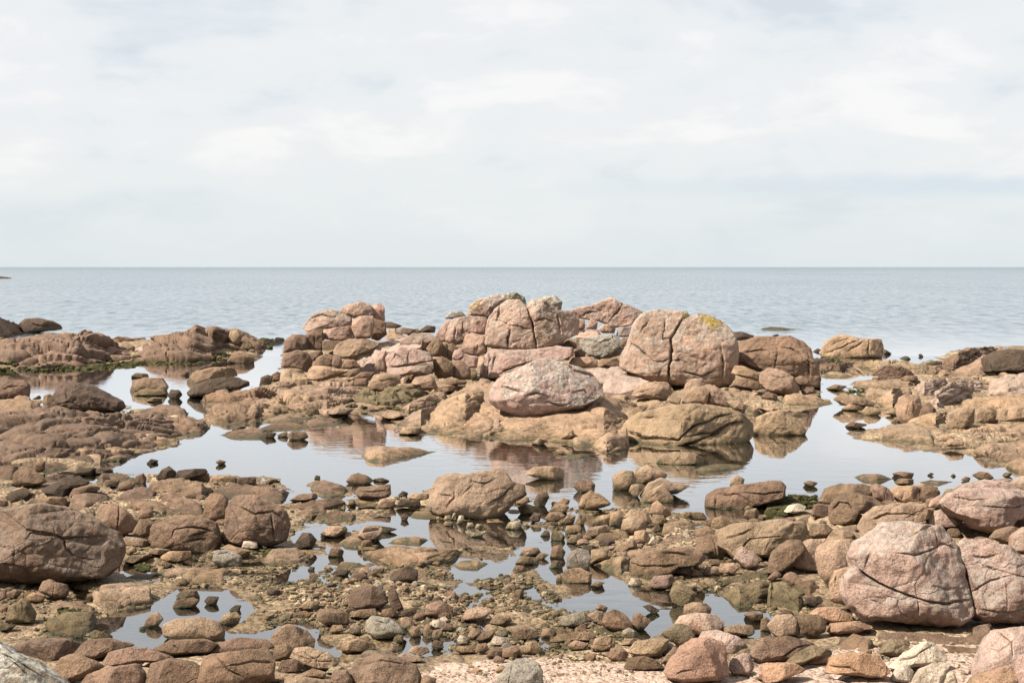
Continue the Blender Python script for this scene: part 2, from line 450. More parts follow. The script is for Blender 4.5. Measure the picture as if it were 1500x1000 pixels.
# ------------------------------------------------------------------ shoreline
POOLS_PX = [
    # the open sea behind the banks and the island
    [(-1500, 499), (0, 496), (200, 499), (400, 499), (412, 512), (430, 508), (560, 500), (700, 497), (1000, 497), (1080, 506),
     (1140, 520), (1196, 522), (1215, 530), (1290, 546), (1345, 535), (1400, 512), (1500, 506), (3000, 500), (3000, 400), (-1500, 400)],
    # left lagoon
    [(-1500, 546), (60, 542), (150, 538), (200, 533), (270, 530), (330, 526), (372, 520), (385, 511), (400, 497), (418, 500), (416, 520), (410, 545),
     (400, 560), (385, 564), (365, 568), (330, 578), (308, 590), (302, 600), (305, 611), (285, 614), (276, 606), (262, 596),
     (230, 600), (190, 600), (183, 592), (150, 585), (90, 580), (45, 585), (-1500, 590)],
    [(207, 612), (220, 609), (235, 611), (232, 616), (212, 617)],
    # main pool
    [(60, 705), (66, 692), (100, 687), (137, 684), (150, 675), (180, 672), (200, 664), (240, 655), (260, 651), (275, 642), (295, 634),
     (312, 622), (375, 615), (410, 610), (457, 611), (505, 613), (515, 605), (560, 600), (580, 618), (585, 628), (615, 634), (675, 640), (750, 639),
     (832, 645), (878, 650), (905, 655), (960, 655), (1040, 652), (1080, 645), (1088, 630), (1100, 612), (1120, 600), (1150, 602),
     (1180, 602), (1190, 588), (1200, 570), (1198, 545), (1190, 524), (1215, 520), (1245, 541), (1290, 548), (1288, 556), (1253, 558), (1236, 572), (1222, 578),
     (1234, 594), (1262, 606), (1284, 598), (1298, 608), (1320, 618), (1306, 626), (1245, 632), (1250, 642), (1284, 648), (1344, 659),
     (1368, 662), (1375, 655), (1423, 668), (1440, 679), (1470, 682), (1497, 692), (1700, 700), (1700, 712), (1470, 702), (1420, 708),
     (1388, 716), (1377, 724), (1200, 730), (1150, 728), (1140, 745), (1100, 760), (1060, 765), (1020, 762), (1000, 752), (985, 747), (950, 735), (930, 742),
     (900, 740), (870, 748), (845, 745), (820, 738), (775, 728), (755, 726), (640, 722), (625, 720), (600, 730), (550, 728), (510, 727), (505, 715),
     (495, 708), (460, 702), (450, 708), (455, 722), (432, 722), (405, 702), (375, 698), (312, 697), (245, 692), (220, 697), (190, 695),
     (150, 697), (130, 708)],
    # shallow flow below it
    [(425, 785), (440, 775), (455, 768), (475, 765), (520, 765), (560, 755), (580, 742), (600, 740), (628, 745), (640, 762), (700, 762), (760, 768), (760, 790),
     (740, 800), (690, 800), (640, 803), (610, 800), (560, 800), (548, 795), (565, 785), (540, 775), (500, 780), (520, 800), (535, 812), (570, 822),
     (570, 830), (540, 822), (515, 830), (500, 822), (480, 830), (450, 842), (415, 856), (395, 851), (400, 842), (440, 825), (455, 815),
     (480, 812), (470, 790), (455, 790), (440, 800), (425, 800)],
    [(655, 838), (690, 822), (720, 813), (755, 812), (745, 800), (755, 783), (775, 773), (800, 780), (818, 775), (830, 790), (850, 800), (862, 820),
     (880, 832), (915, 843), (922, 855), (1000, 865), (1030, 860), (1075, 874), (1100, 888), (1135, 900), (1142, 926), (1110, 932),
     (1060, 918), (1010, 908), (985, 918), (950, 936), (930, 933), (922, 912), (900, 902), (870, 897), (820, 902), (788, 886), (830, 875), (845, 870),
     (820, 850), (800, 850), (790, 842), (780, 832), (760, 837), (720, 848), (690, 852), (660, 848)],
    [(355, 932), (400, 915), (445, 908), (462, 922), (480, 938), (512, 962), (508, 978), (490, 970), (475, 955), (440, 960), (400, 950)],
    [(585, 910), (610, 925), (650, 930), (668, 945), (672, 960), (630, 966), (590, 962), (580, 940)],
    [(130, 905), (165, 895), (185, 886), (230, 885), (260, 860), (310, 857), (345, 865), (365, 880), (372, 897), (345, 917), (335, 920), (400, 933), (395, 942), (330, 937), (215, 948), (165, 930), (135, 925)],
    [(166, 835), (195, 824), (228, 829), (228, 839), (180, 847)],
    [(785, 928), (802, 932), (806, 952), (788, 957)],
    [(100, 862), (130, 868), (130, 880), (105, 878)],
    [(265, 808), (290, 806), (300, 820), (275, 830), (262, 822)],
]
SAND_PX = [[(600, 1100), (600, 990), (660, 965), (740, 962), (800, 955), (900, 975), (1000, 985), (1100, 975), (1150, 960), (1300, 945), (1420, 930), (1560, 950), (1700, 1100)],
           [(-200, 1080), (300, 1060), (1700, 1060), (1700, 2500), (-200, 2500)]]


def to_world(poly, z=0.0):
    r = []
    for px, py in poly:
        Y = float(ground_y(py, z)); x = float(at_depth(px, py, Y)[0])
        r.append((x, Y))
    return r


POOLS = [to_world(p) for p in POOLS_PX]
SAND = [to_world(p, 0.1) for p in SAND_PX]
# low swells of the bedrock that carry the island and the banks: x px, row, half sizes in m, height
SWELLS = [(660, 560, 5.0, 2.6, 0.40), (800, 566, 4.5, 2.6, 0.25), (1010, 585, 3.2, 3.0, 0.15), (100, 512, 8.0, 5.0, 0.3), (290, 510, 5.0, 4.0, 0.25), (1400, 780, 2.6, 3.0, 0.15)]
SW = [(float(at_depth(a, b, float(ground_y(b)))[0]), float(ground_y(b)), c, d, e) for a, b, c, d, e in SWELLS]


def height(x, y):
    x = np.asarray(x, float); y = np.asarray(y, float)
    n = len(x)
    P = np.stack([x, y, np.zeros(n)], 1)
    wx = x + 0.12 * noise(P * 1.7 + 3.1) * np.clip(y / 30, .3, 2)
    wy = y + 0.35 * noise(P * 1.1 + 9.7) * np.clip(y / 30, .3, 2)
    d = np.full(n, -1e3)
    for poly in POOLS:
        xs = [p[0] for p in poly]; ys = [p[1] for p in poly]
        box = (wx > min(xs) - 2.5) & (wx < max(xs) + 2.5) & (wy > min(ys) - 2.5) & (wy < max(ys) + 2.5)
        k = np.nonzero(box)[0]
        if not len(k):
            continue
        for s in range(0, len(k), 60000):
            kk = k[s:s + 60000]
            dist, _ = seg_dist(wx[kk], wy[kk], poly + poly[:1])
            ins = inside(wx[kk], wy[kk], poly)
            d[kk] = np.maximum(d[kk], np.where(ins, dist, -dist))
    land = np.clip(-d, 0, 50)
    z = np.where(d > 0, -np.minimum(0.012 + 0.065 * np.clip(d, 0, 9), 0.42), 0.008 + np.minimum(0.07 * land, 0.10))
    dry = np.clip(land / 0.6, 0, 1)
    wv = noise(P * 0.7 + 40) * 0.5
    bed = dry * np.clip((y - 15) / 14, 0.10, 1)
    e, r, L = voronoi(np.stack([x * 0.42 + wv, y * 0.40 + wv, np.full(n, 0.5)], 1), True)
    z = z + bed * (0.085 * r + 0.10 * np.clip(L[:, 1], -.6, .6) - 0.13 * np.exp(-e / 0.05))
    e, r, L = voronoi(np.stack([x * 1.1 + wv, y * 0.95, np.full(n, 3.5)], 1), True)
    z = z + bed * (0.035 * r + 0.05 * np.clip(L[:, 1], -.6, .6) - 0.06 * np.exp(-e / 0.07))
    z = z + ((0.02 + 0.03 * dry) * fbm(P * 1.3, 3) + 0.018 * fbm(P * 6.0, 2)) * np.clip((y - 10) / 20, 0.35, 1)
    G = np.stack([x * 0.55 + y * 0.1, y * 0.40, np.zeros(n)], 1)
    z = z - dry * 0.07 * np.exp(-np.abs(noise(G + 13) + .4 * noise(G * 2.2)) / 0.06) - dry * 0.04 * np.exp(-np.abs(noise(G * 2.6 + 3)) / 0.08)
    for sx, sy, a, b, h in SW:
        q = ((x - sx) / a) ** 2 + ((y - sy) / b) ** 2
        z = z + h * np.exp(-q * 1.6) * np.clip(land / 1.0, 0, 1)
    z = z + np.clip(16.6 - y, 0, 30) * 0.045
    z = z + np.where(y < 12, (12 - y) * 0.02, 0)
    return z


def tag(o, label=None, cat=None, group=None, kind=None):
    if label: o['label'] = label
    if cat: o['category'] = cat
    if group: o['group'] = group
    if kind: o['kind'] = kind
    return o


def link(name, me, loc=(0, 0, 0)):
    o = bpy.data.objects.new(name, me)
    o.location = loc
    col.objects.link(o)
    return o


def build_ground():
    inner = np.linspace(-60, 1560, 520)
    u_in = (inner - 750) / FPX
    rows = np.concatenate([np.linspace(-25, 8, 9), np.geomspace(9.5, 13.5, 24)[:-1], np.geomspace(13.5, 112, 400), np.geomspace(118, 170, 6)])
    G = []
    for Y in rows:
        s = max(Y, 9.0)
        xi = u_in * s
        k_ = (np.linspace(0, 1, 61) ** 1.8)[1:]
        left = (xi[0] + (-90 - xi[0]) * k_)[::-1]; right = xi[-1] + (90 - xi[-1]) * k_
        xr = np.concatenate([left, xi, right])
        G.append(np.stack([xr, np.full(len(xr), Y)], 1))
    G = np.array(G)
    nr, nc = G.shape[:2]
    x = G[..., 0].ravel(); y = G[..., 1].ravel()
    z = height(x, y)
    V = np.stack([x, y, z], 1)
    idx = np.arange(nr * nc).reshape(nr, nc)
    F = np.stack([idx[:-1, :-1], idx[:-1, 1:], idx[1:, 1:], idx[1:, :-1]], -1).reshape(-1, 4)
    me = mesh_from("ground", V, F, SHORE)
    sand = np.zeros(len(x), np.float32)
    for p in SAND:
        k = inside(x, y, p)
        dd, _ = seg_dist(x, y, p + p[:1])
        sand = np.maximum(sand, np.where(k, np.clip(0.5 + dd * 1.5, 0, 1), np.clip(0.5 - dd * 1.5, 0, 1)))
    at = me.attributes.new("sand", 'FLOAT', 'POINT')
    at.data.foreach_set('value', sand.astype(np.float32))
    tag(link("ground", me), kind='structure', label="rocky tidal flat of tan bedrock, gravel and pink sand")
    # water: still water of pools and lagoon, then the open sea to the horizon
    me = mesh_from("tide_pool_water", np.array([(-90, -25, 0), (90, -25, 0), (90, 95, 0), (-90, 95, 0)], float), np.array([[0, 1, 2, 3]]), WATER)
    tag(link("tide_pool_water", me), kind='structure', label="still shallow water of the tide pools and the left lagoon")
    V = [(-90, -25, 0), (-90, 95, 0), (90, 95, 0), (90, -25, 0), (-40000, -25, 0), (-40000, 45000, 0), (40000, 45000, 0), (40000, -25, 0)]
    me = mesh_from("sea", np.array(V, float), np.array([[4, 0, 1, 5], [1, 2, 6, 5], [2, 3, 7, 6]]), WATER)
    tag(link("sea", me), kind='structure', label="pale grey-blue rippled sea to the horizon")


build_ground()

# ------------------------------------------------------------------ rocks
REG = {'A': (0, 380, .25), 'B': (375, 420, .24), 'C': (640, 420, .24), 'D': (860, 440, .24), 'E': (1140, 440, .24), 'F': (0, 580, .25),
       'G': (375, 580, .25), 'H': (750, 580, .25), 'I': (1125, 640, .25), 'J': (0, 750, .25), 'K': (375, 750, .25), 'L': (750, 750, .25),
       'M': (1125, 750, .25), 'P': (0, 0, 1.0)}
TONES = {'t': (0.222, 0.151, 0.098), 'p': (0.268, 0.181, 0.138), 'b': (0.146, 0.094, 0.062), 'd': (0.066, 0.045, 0.031), 'g': (0.185, 0.156, 0.122),
         'w': (0.370, 0.302, 0.232), 'o': (0.128, 0.095, 0.055), 'r': (0.258, 0.158, 0.104), 'y': (0.19, 0.14, 0.06)}
TONE_WORD = {'t': 'tan', 'p': 'pink', 'b': 'brown', 'd': 'dark brown', 'g': 'grey', 'w': 'pale cream', 'o': 'olive', 'r': 'salmon', 'y': 'ochre'}


def parse():
    R = []
    for line in DATA.strip().splitlines():
        line = line.strip()
        if not line or line.startswith('#'):
            continue
        f = (line.split('|') + ['', '', '', ''])[:5]
        if '=' in f[4] and not f[3]:
            f[3] = f[4]
        tok = f[0].split()
        x0, y0, s = REG[tok[0]]
        def pts(t):
            return [(x0 + float(a) * s, y0 + float(b) * s) for a, b in (q.split(',') for q in t)]
        op = {}
        for q in f[3].split():
            if '=' in q:
                k, v = q.split('='); op[k] = float(v)
        lab = f[2].strip()
        if '=' in lab:
            for q in lab.split():
                k, v = q.split('='); op[k] = float(v)
            lab = ''
        R.append(dict(kind=tok[1], tone=tok[2], g=None if tok[3] == '-' else float(tok[3]), poly=pts(tok[4:]),
                      cracks=[pts(c.split()) for c in f[1].split(';') if c.strip()], label=lab, op=op))
    return R


def chop(P, N, seed, mpp, cracks, s, v=0.0, fine=1.0, cell=None, fiss=0.0, plates=False, heavy=0):
    """stone relief: swells, joint blocks, traced cracks, fine chipping. N = base normals"""
    r = np.random.RandomState(seed)
    o = r.rand(3) * 50
    d = 0.034 * s * fbm(P / s * 1.1 + o, 2) + 0.030 * s * fbm(P / s * 3.2 + o, 3)
    d = d + fine * (0.030 * fbm(P / 0.26 + o, 3) + 0.012 * noise(P / 0.08 + o))
    if v > 0:
        c = cell or max(0.45, 0.75 * s)
        tilt = r.uniform(-0.45, 0.45)
        Q = P.copy()
        Q[:, 2] = P[:, 2] * 1.7 + P[:, 0] * tilt
        Q[:, 1] = P[:, 1] * 0.7
        Q[:, 0] = P[:, 0] * (0.62 if v > 0.25 else 0.9)
        W3 = np.stack([noise(P / c * .9 + o), noise(P / c * .9 + o + 30), noise(P / c * .9 + o + 60)], 1)
        if plates:
            # lens-shaped plates that lie one over the other, each with a proud lower lip
            q = P[:, 2] * 1.5 + P[:, 1] * 0.42 + P[:, 0] * tilt * 0.7
            Wp = noise(P / (1.6 * c) + o + 5) * 0.5
            for sc_, am in ((1.0, 1.0), (0.42, 0.45)):
                cc = c * sc_
                K = np.stack([P[:, 0] * 0.30 / cc + noise(P / cc * .5 + o + 9) * 0.25, q / cc * 0.75 + Wp / sc_, P[:, 1] * 0.12 / cc], 1) + o
                e, rr, L = voronoi(K, True)
                aa = v * min(0.20 * s, 0.26) * am
                d = d + aa * (0.45 * rr + 0.75 * np.clip(L[:, 1], -0.6, 0.6) - 1.5 * np.exp(-e / 0.07) + 0.3 * np.clip(e, 0, 0.6))
            v = 0.0
        e, rr = voronoi(Q / c + o + W3 * 0.16)
        a = v * min(0.20 * s, 0.26)
        d = d + a * 0.55 * rr - a * 1.1 * np.exp(-e / 0.055) + a * 0.25 * np.clip(e, 0, 0.5)
        if s > 0.5 and v > 0.25:
            c2 = c * 0.38
            e, rr = voronoi(Q / c2 + o * 2 + W3 * 0.2)
            d = d + a * 0.22 * rr - a * 0.42 * np.exp(-e / 0.08)
    if fiss > 0:
        # long curved fissures that follow the grain of the rock, with a smaller set across them
        tl = r.uniform(-.25, .35)
        G = np.stack([P[:, 0] * .42, P[:, 1] * .30, P[:, 2] * 2.2 + P[:, 0] * tl], 1) / max(0.55, 0.6 * s) + o
        f1 = noise(G) + 0.45 * noise(G * 2.1 + 7); f2 = noise(G * 2.3 + 31) + 0.4 * noise(G * 5 + 3)
        f3 = noise(np.stack([P[:, 0] * 1.3, P[:, 1] * .5, P[:, 2] * .5], 1) / max(0.5, .6 * s) + o + 77)
        d = d - fiss * (0.095 * np.exp(-np.abs(f1) / 0.055) + 0.045 * np.exp(-np.abs(f2) / 0.07))
        d = d + fiss * 0.05 * np.clip(f1 * 2.5, -1, 1)
    if cracks:
        X, Y = project(P)
        X = X + 1.4 * noise(P * 3.0 + o) + 0.8 * noise(P * 9.0 + o); Y = Y + 1.4 * noise(P * 3.0 + o + 9) + 0.8 * noise(P * 9.0 + o + 4)
        front = np.clip(-(N[:, 1]) * 3 + 0.6 + N[:, 2], 0, 1)
        sig = 0.85
        dep = min(0.13 * s, 5.0 * mpp)
        vary = np.clip(0.75 + 0.9 * noise(P * 2.6 + o + 21), 0.15, 1.2)
        dep0 = dep
        for ic, c in enumerate(cracks):
            hv = ic < heavy
            sig = 1.2 if hv else 0.85
            dep = dep0 * (2.0 if hv else 1.0)
            dist, side = seg_dist(X, Y, c)
            ends = np.minimum(np.hypot(X - c[0][0], Y - c[0][1]), np.hypot(X - c[-1][0], Y - c[-1][1]))
            tp = np.clip(ends / 8.0, 0.25, 1) * (np.clip(vary, 0.7, 1.1) if hv else vary)
            d = d - front * dep * tp * np.exp(-(dist / (sig * (0.6 + 0.5 * tp))) ** 2)
            d = d - front * dep * 0.22 * np.exp(-(dist / 5.0)) * (side * (1 if c[-1][0] > c[0][0] else -1) < 0)
    return P + N * d[:, None]


def boulder(e, seed):
    poly = np.array(e['poly']); op = e['op']
    x0, y0 = poly.min(0); x1, y1 = poly.max(0)
    w, h = x1 - x0, y1 - y0
    r = np.random.RandomState(seed)
    kd = op.get('k', r.uniform(0.62, 0.85))
    cxp, cyp = (x0 + x1) / 2, (y0 + y1) / 2
    # distance: the front foot stands where its row meets the ground
    if e['g'] is not None:
        Yc = float(ground_y(e['g']))
        z0 = None
    else:
        z0 = 0.05
        for _ in range(3):
            Yb = float(ground_y(y1, z0))
            z0 = float(max(height([float(at_depth(cxp, y1, Yb)[0])], [Yb])[0], -0.02))
        Yc = Yb + op.get('h', 0.15) * kd * w / 2 * Yb / FPX
    wet = e['g'] is None and w < 170 and float(height([float(at_depth(cxp, y1, Yb)[0])], [Yb])[0]) < -0.008
    if wet:
        # stands in water: the stone goes on below the surface
        poly = np.stack([poly[:, 0], np.where(poly[:, 1] > cyp, cyp + (poly[:, 1] - cyp) * 1.28 + 0.6, poly[:, 1])], 1)
        Yc = float(ground_y(y1, 0.0)) + 0.40 * kd * w / 2 * Yb / FPX
    mpp = Yc / FPX
    D = kd * (0.75 * w + 0.25 * h) / 2 * mpp
    n = int(np.clip(w * 0.30 + 4, 7, 72))
    if e['cracks'] and w > 60: n = int(min(n * 1.25, 76))
    S, F = cube_sphere(n)
    S = S + np.array([0, -0.50, 0.08]); S = S / np.linalg.norm(S, axis=1, keepdims=True)
    # silhouette radius
    th = np.linspace(-math.pi, math.pi, 361)
    R = np.zeros(361)
    q = np.stack([poly[:, 0] - cxp, -(poly[:, 1] - cyp)], 1)
    q2 = np.roll(q, -1, 0)
    ct, st = np.cos(th), np.sin(th)
    for a, b in zip(q, q2):
        ex, ey = b - a
        den = ct * ey - st * ex
        den = np.where(np.abs(den) < 1e-9, 1e-9, den)
        t = (a[0] * ey - a[1] * ex) / den
        uu = (a[0] * st - a[1] * ct) / den
        ok = (t > 0) & (uu >= -1e-6) & (uu <= 1 + 1e-6)
        R = np.where(ok, np.maximum(R, t), R)
    bad = R <= 0.5
    if bad.any():
        R[bad] = np.interp(th[bad], th[~bad], R[~bad])
    ker = np.array([0, 1, 2, 1, 0.]); ker /= ker.sum()
    R = np.convolve(np.concatenate([R[-4:-1], R, R[1:4]]), ker, 'same')[3:-3]
    rho = np.hypot(S[:, 0], S[:, 2]); cc = S[:, 1]
    ex = op.get('e', 3.6 if e['tone'] in 'pr' else 2.8)
    k = (rho ** ex + np.abs(cc) ** ex) ** (-1 / ex)
    rho = rho * k; cc = cc * k
    ang = np.arctan2(S[:, 2], S[:, 0])
    rad = np.interp(ang, th, R) * rho * mpp
    cX, cY, cZ = [float(v) for v in at_depth(cxp, cyp, Yc)]
    P = np.stack([rad * np.cos(ang), cc * D, rad * np.sin(ang)], 1)
    s = math.sqrt(w * h) / 2 * mpp
    for j in range(int(op.get('f', 3)) * 2 + 2):
        az = r.uniform(-0.80, -0.20) * math.pi
        el = r.uniform(-0.15, 0.95)
        nn = np.array([math.cos(az) * math.cos(el) * .8, math.sin(az) * math.cos(el), math.sin(el) * .8]); nn /= np.linalg.norm(nn)
        pr = P @ nn
        hh = pr.max() * r.uniform(0.74, 0.93)
        ov = np.maximum(pr - hh, 0)
        P = P - nn * (ov * ov / (ov + 0.018 * s) * 0.95)[:, None]
    al = math.atan2(CAM_H - cZ, cY)
    P = np.stack([P[:, 0], P[:, 1] * math.cos(al) + P[:, 2] * math.sin(al), P[:, 2] * math.cos(al) - P[:, 1] * math.sin(al)], 1)
    P = P + np.array([cX, cY, cZ])
    N = normals(P, F)
    P = chop(P, N, seed, mpp, e['cracks'], s, op.get('v', 0.07 if s > 0.35 else 0.0), fine=min(1.0, s * 2.0), fiss=0.0, heavy=int(op.get('q', 0)))
    base = (cX, cY, float(P[:, 2].min()))
    return P, F, base, w, h


def ledge(e, seed):
    poly = np.array(e['poly']); op = e['op']
    x0, y0 = poly.min(0); x1, y1 = poly.max(0)
    w, h = x1 - x0, y1 - y0
    nu = int(np.clip(w * 0.52, 14, 200))
    us = np.linspace(x0 + 0.2, x1 - 0.2, nu)
    top = np.full(nu, 1e9); bot = np.full(nu, -1e9)
    q = np.roll(poly, -1, 0)
    for a, b in zip(poly, q):
        lo, hi = min(a[0], b[0]), max(a[0], b[0])
        if hi - lo < 1e-6:
            continue
        m = (us >= lo) & (us <= hi)
        yy = a[1] + (us - a[0]) * (b[1] - a[1]) / (b[0] - a[0])
        top = np.where(m, np.minimum(top, yy), top); bot = np.where(m, np.maximum(bot, yy), bot)
    top = np.where(top > 1e8, bot, top)
    cxp = (x0 + x1) / 2
    Yb = float(ground_y(y1))
    z0 = float(np.clip(height([float(at_depth(cxp, y1, Yb)[0])], [Yb])[0], 0.0, 0.3)) * 0.8
    if 'T' in op:
        z0 = 0.0
    if e['g'] is not None:
        # stands on higher ground: whole ledge at the distance of row g
        Yf = np.full(nu, float(ground_y(e['g'])))
        Yf = Yf + (y1 - bot) * Yf / FPX * 0.8
        zf = at_depth(us, bot, Yf)[2]
    else:
        Yf = ground_y(bot, z0); zf = np.full(nu, z0)
    kk = op.get('k', 0.42)
    gap = np.minimum(np.maximum(ground_y(np.maximum(top, 430), 0.0) - ground_y(bot, 0.0), 0), 22 if 'T' not in op else 40)
    T = np.clip(kk * gap, 0.0, op.get('T', 7.0))
    T = np.minimum(T, (x1 - x0) * Yb / FPX * 0.9 + 0.2)
    Yp = Yf + T
    zp = np.maximum(at_depth(us, top, Yp)[2], zf + 0.0)
    H = zp - zf
    te = np.minimum(np.arange(nu), np.arange(nu)[::-1]) / max(2.0, 0.07 * nu)
    H = H * np.sqrt(np.clip(te + 0.02, 0, 1)); zp = zf + H
    ys_px = 6 + (y1 - y0) * 1.0
    nv = int(np.clip(ys_px * 0.75, 9, 60)); nb = max(5, nv // 4)
    sv = np.linspace(0, 1, nv) ** 1.15
    tb = np.linspace(0, 1, nb + 1)[1:]
    ug = (us - 750) / FPX
    rows = []
    def xat(Y, z):
        return ug * (Y * CA - (z - CAM_H) * SA)
    pw = op.get('w', 2.0)
    zb = np.minimum(zf, 0) - 0.45
    if e['g'] is not None:
        zb = zf - 0.5
    rows.append((Yf - 0.03, zb))
    for s_ in sv:
        rows.append((Yf + s_ * T, zf + H * (1 - (1 - s_) ** pw)))
    for t_ in tb:
        rows.append((Yp + t_ * (0.7 * T + 0.15), zp - (zp - zb) * t_ ** 2))
    P = np.array([np.stack([xat(Y, z), Y, z], 1) for Y, z in rows])
    nr, nc = P.shape[:2]
    P = P.reshape(-1, 3)
    idx = np.arange(nr * nc).reshape(nr, nc)
    F = np.stack([idx[:-1, :-1], idx[:-1, 1:], idx[1:, 1:], idx[1:, :-1]], -1).reshape(-1, 4)
    N = normals(P, F)
    mpp = Yb / FPX
    s = max(0.25, math.sqrt(w * h) / 2 * mpp)
    sc = min(s, 1.6)
    P2 = chop(P, N, seed, mpp, e['cracks'], sc, fine=0.45, v=1.25 * op.get('v', 0.4), fiss=0.8 if op.get('v', 1) > 0.05 else 0.4, plates=True, cell=op.get('c', float(np.clip(0.9 * h * mpp, 0.5, 1.3))))
    # ends and foot stay put
    wgt = np.ones((nr, nc)); wgt[0] = 0; wgt[-1] = 0
    edge = np.clip(np.minimum(np.arange(nc), np.arange(nc)[::-1]) / 4.0, 0.1, 1)
    wgt = (wgt * edge[None, :]).reshape(-1, 1) * float(np.clip(H.max() / 0.35, 0.2, 1))
    P = P + (P2 - P) * wgt
    cm = P.mean(0)
    return P, F, (float(cm[0]), float(cm[1]), float(min(0.0, P[:, 2].min()))), w, h


def colour(tone, r):
    c = np.array(TONES[tone])
    c = c * r.uniform(0.88, 1.14) * np.array([r.uniform(.97, 1.03), 1.0, r.uniform(.94, 1.08)])
    return tuple(c)


def article(n):
    return ['', 'second ', 'third ', 'fourth ', 'fifth ', 'sixth ', 'seventh ', 'eighth ', 'ninth ', 'tenth '][min(n, 9)]


PREPS = (' at ', ' of ', ' in ', ' on ', ' beside ', ' with ', ' under ', ' left ', ' right ', ' behind ', ' between ', ' below ', ' above ', ' against ', ' alone',
         ' standing', ' lying', ' tucked', ' leaning', ' sloping', ' facing', ' where ', ' before ', ' by ', ' like ', ' half ', ' near ', ' reaching', ' ending', ' running',
         ' carrying', ' cut ', ' dipping', ' pointing', ' breaking', ' awash', ' resting', ' barely', ' wedged', ' reflected', ' from ', ', ')


def short(lab):
    k = len(lab)
    for p in PREPS:
        i = lab.find(p)
        if i > 0:
            k = min(k, i)
    return lab[:k]


PATCH = {'pale squarish split': [('D', [(625, 112), (650, 92), (690, 74), (745, 84), (805, 118), (822, 150), (780, 190), (745, 172), (700, 135), (650, 118)], 'ochre')],
         'lichen-covered grey boulder': [('C', [(185, 165), (200, 105), (240, 75), (290, 70), (280, 120), (240, 175)], 'rust')],
         'huge domed': [('I', [(840, 545), (885, 560), (910, 640), (880, 625), (850, 585)], 'ochre'),
                        ('I', [(880, 520), (950, 540), (975, 600), (930, 600), (900, 560)], 'grey-white')],
         'ochre lichened crest': [('C', [(380, 95), (440, 60), (520, 60), (545, 105), (460, 100)], 'ochre')]}


def lichen_patches(o, e, P, F, base):
    for key, lst in PATCH.items():
        if not e['label'].startswith(key) and key not in e['label']:
            continue
        N = normals(P, F)
        X, Y = project(P)
        for reg, poly, tone in lst:
            x0, y0, s_ = REG[reg]
            pp = [(x0 + a * s_, y0 + b * s_) for a, b in poly]
            dd, _ = seg_dist(X, Y, pp + pp[:1])
            sd_ = np.where(inside(X, Y, pp), dd, -dd) + 5.0 * noise(P * 5.5) + 7.0 * noise(P * 17.0)
            ok = (sd_ > 2.0) & (N[:, 1] < 0.45)
            f = F[ok[F].all(1)]
            if len(f) < 4:
                continue
            comp = np.arange(len(P))
            for _ in range(200):                      # islands of the crust
                m = comp[f].min(1)
                new = comp.copy()
                np.minimum.at(new, f.ravel(), np.repeat(m, 4))
                if (new == comp).all():
                    break
                comp = new
            fc = comp[f[:, 0]]
            for cid in np.unique(fc):
                ff = f[fc == cid]
                if len(ff) < 7:
                    continue
                used, inv = np.unique(ff, return_inverse=True)
                ff = inv.reshape(-1, 4)
                V = P[used] + N[used] * 0.012
                me = mesh_from("lichen_patch", V - np.array(base), ff, LICHEN)
                c = bpy.data.objects.new("lichen_patch", me)
                col.objects.link(c)
                c.parent = o
                c.color = {'ochre': (0.275, 0.190, 0.042, 1), 'rust': (0.15, 0.098, 0.045, 1), 'grey-white': (0.27, 0.26, 0.225, 1)}[tone]
                c['label'] = tone + " crust of lichen near the top of the boulder"


class Namer:
    """labels for the many small stones: look, then where they lie against a landmark rock"""
    def __init__(self, marks):
        self.m = marks; self.items = []
    def add(self, o, px, py, wpx, asp, tone, noun):
        self.items.append((o, px, py, wpx, asp, tone, noun))
    def finish(self):
        buckets = {}
        for o, px, py, wpx, asp, tone, noun in self.items:
            best = None
            for mx, my, mw, mh, ph in self.m:
                dx, dy = (px - mx), (py - my)
                d = math.hypot(max(abs(dx) - mw / 2, 0), max(abs(dy) - mh / 2, 0) * 1.5) + 0.15 * math.hypot(dx, dy)
                if best is None or d < best[0]:
                    best = (d, dx, dy, mw, mh, ph)
            d, dx, dy, mw, mh, ph = best
            fx, fy = dx / (mw / 2 + 8), dy / (mh / 2 + 8)
            if abs(fx) > 2.2 * abs(fy): rel = 'left of' if fx < 0 else 'right of'
            elif abs(fy) > 2.2 * abs(fx): rel = 'behind' if fy < 0 else 'in front of'
            else: rel = ('behind and ' if fy < 0 else 'in front and ') + ('left of' if fx < 0 else 'right of')
            size = 'tiny' if wpx < 13 else 'small' if wpx < 27 else 'middle-sized' if wpx < 60 else 'large'
            shp = 'flat' if asp > 2.1 else 'low' if asp > 1.5 else 'rounded' if asp > 0.95 else 'upright'
            base = f"{size} {TONE_WORD[tone]} {shp} {noun} {rel} the {ph}"
            buckets.setdefault(base, []).append((d, o))
        for base, lst in buckets.items():
            lst.sort(key=lambda t: t[0])
            for i, (d, o) in enumerate(lst):
                if i < 9:
                    o['label'] = ' '.join((article(i) + base).replace('middle-sized ', 'medium ').split()[:16]) if len((article(i) + base).split()) <= 16 else (article(i) + base).replace('rounded ', '').replace('dark brown', 'dark').replace(' and ', ' ')
                else:
                    o['label'] = 'one of the ' + base
                    o['group'] = base


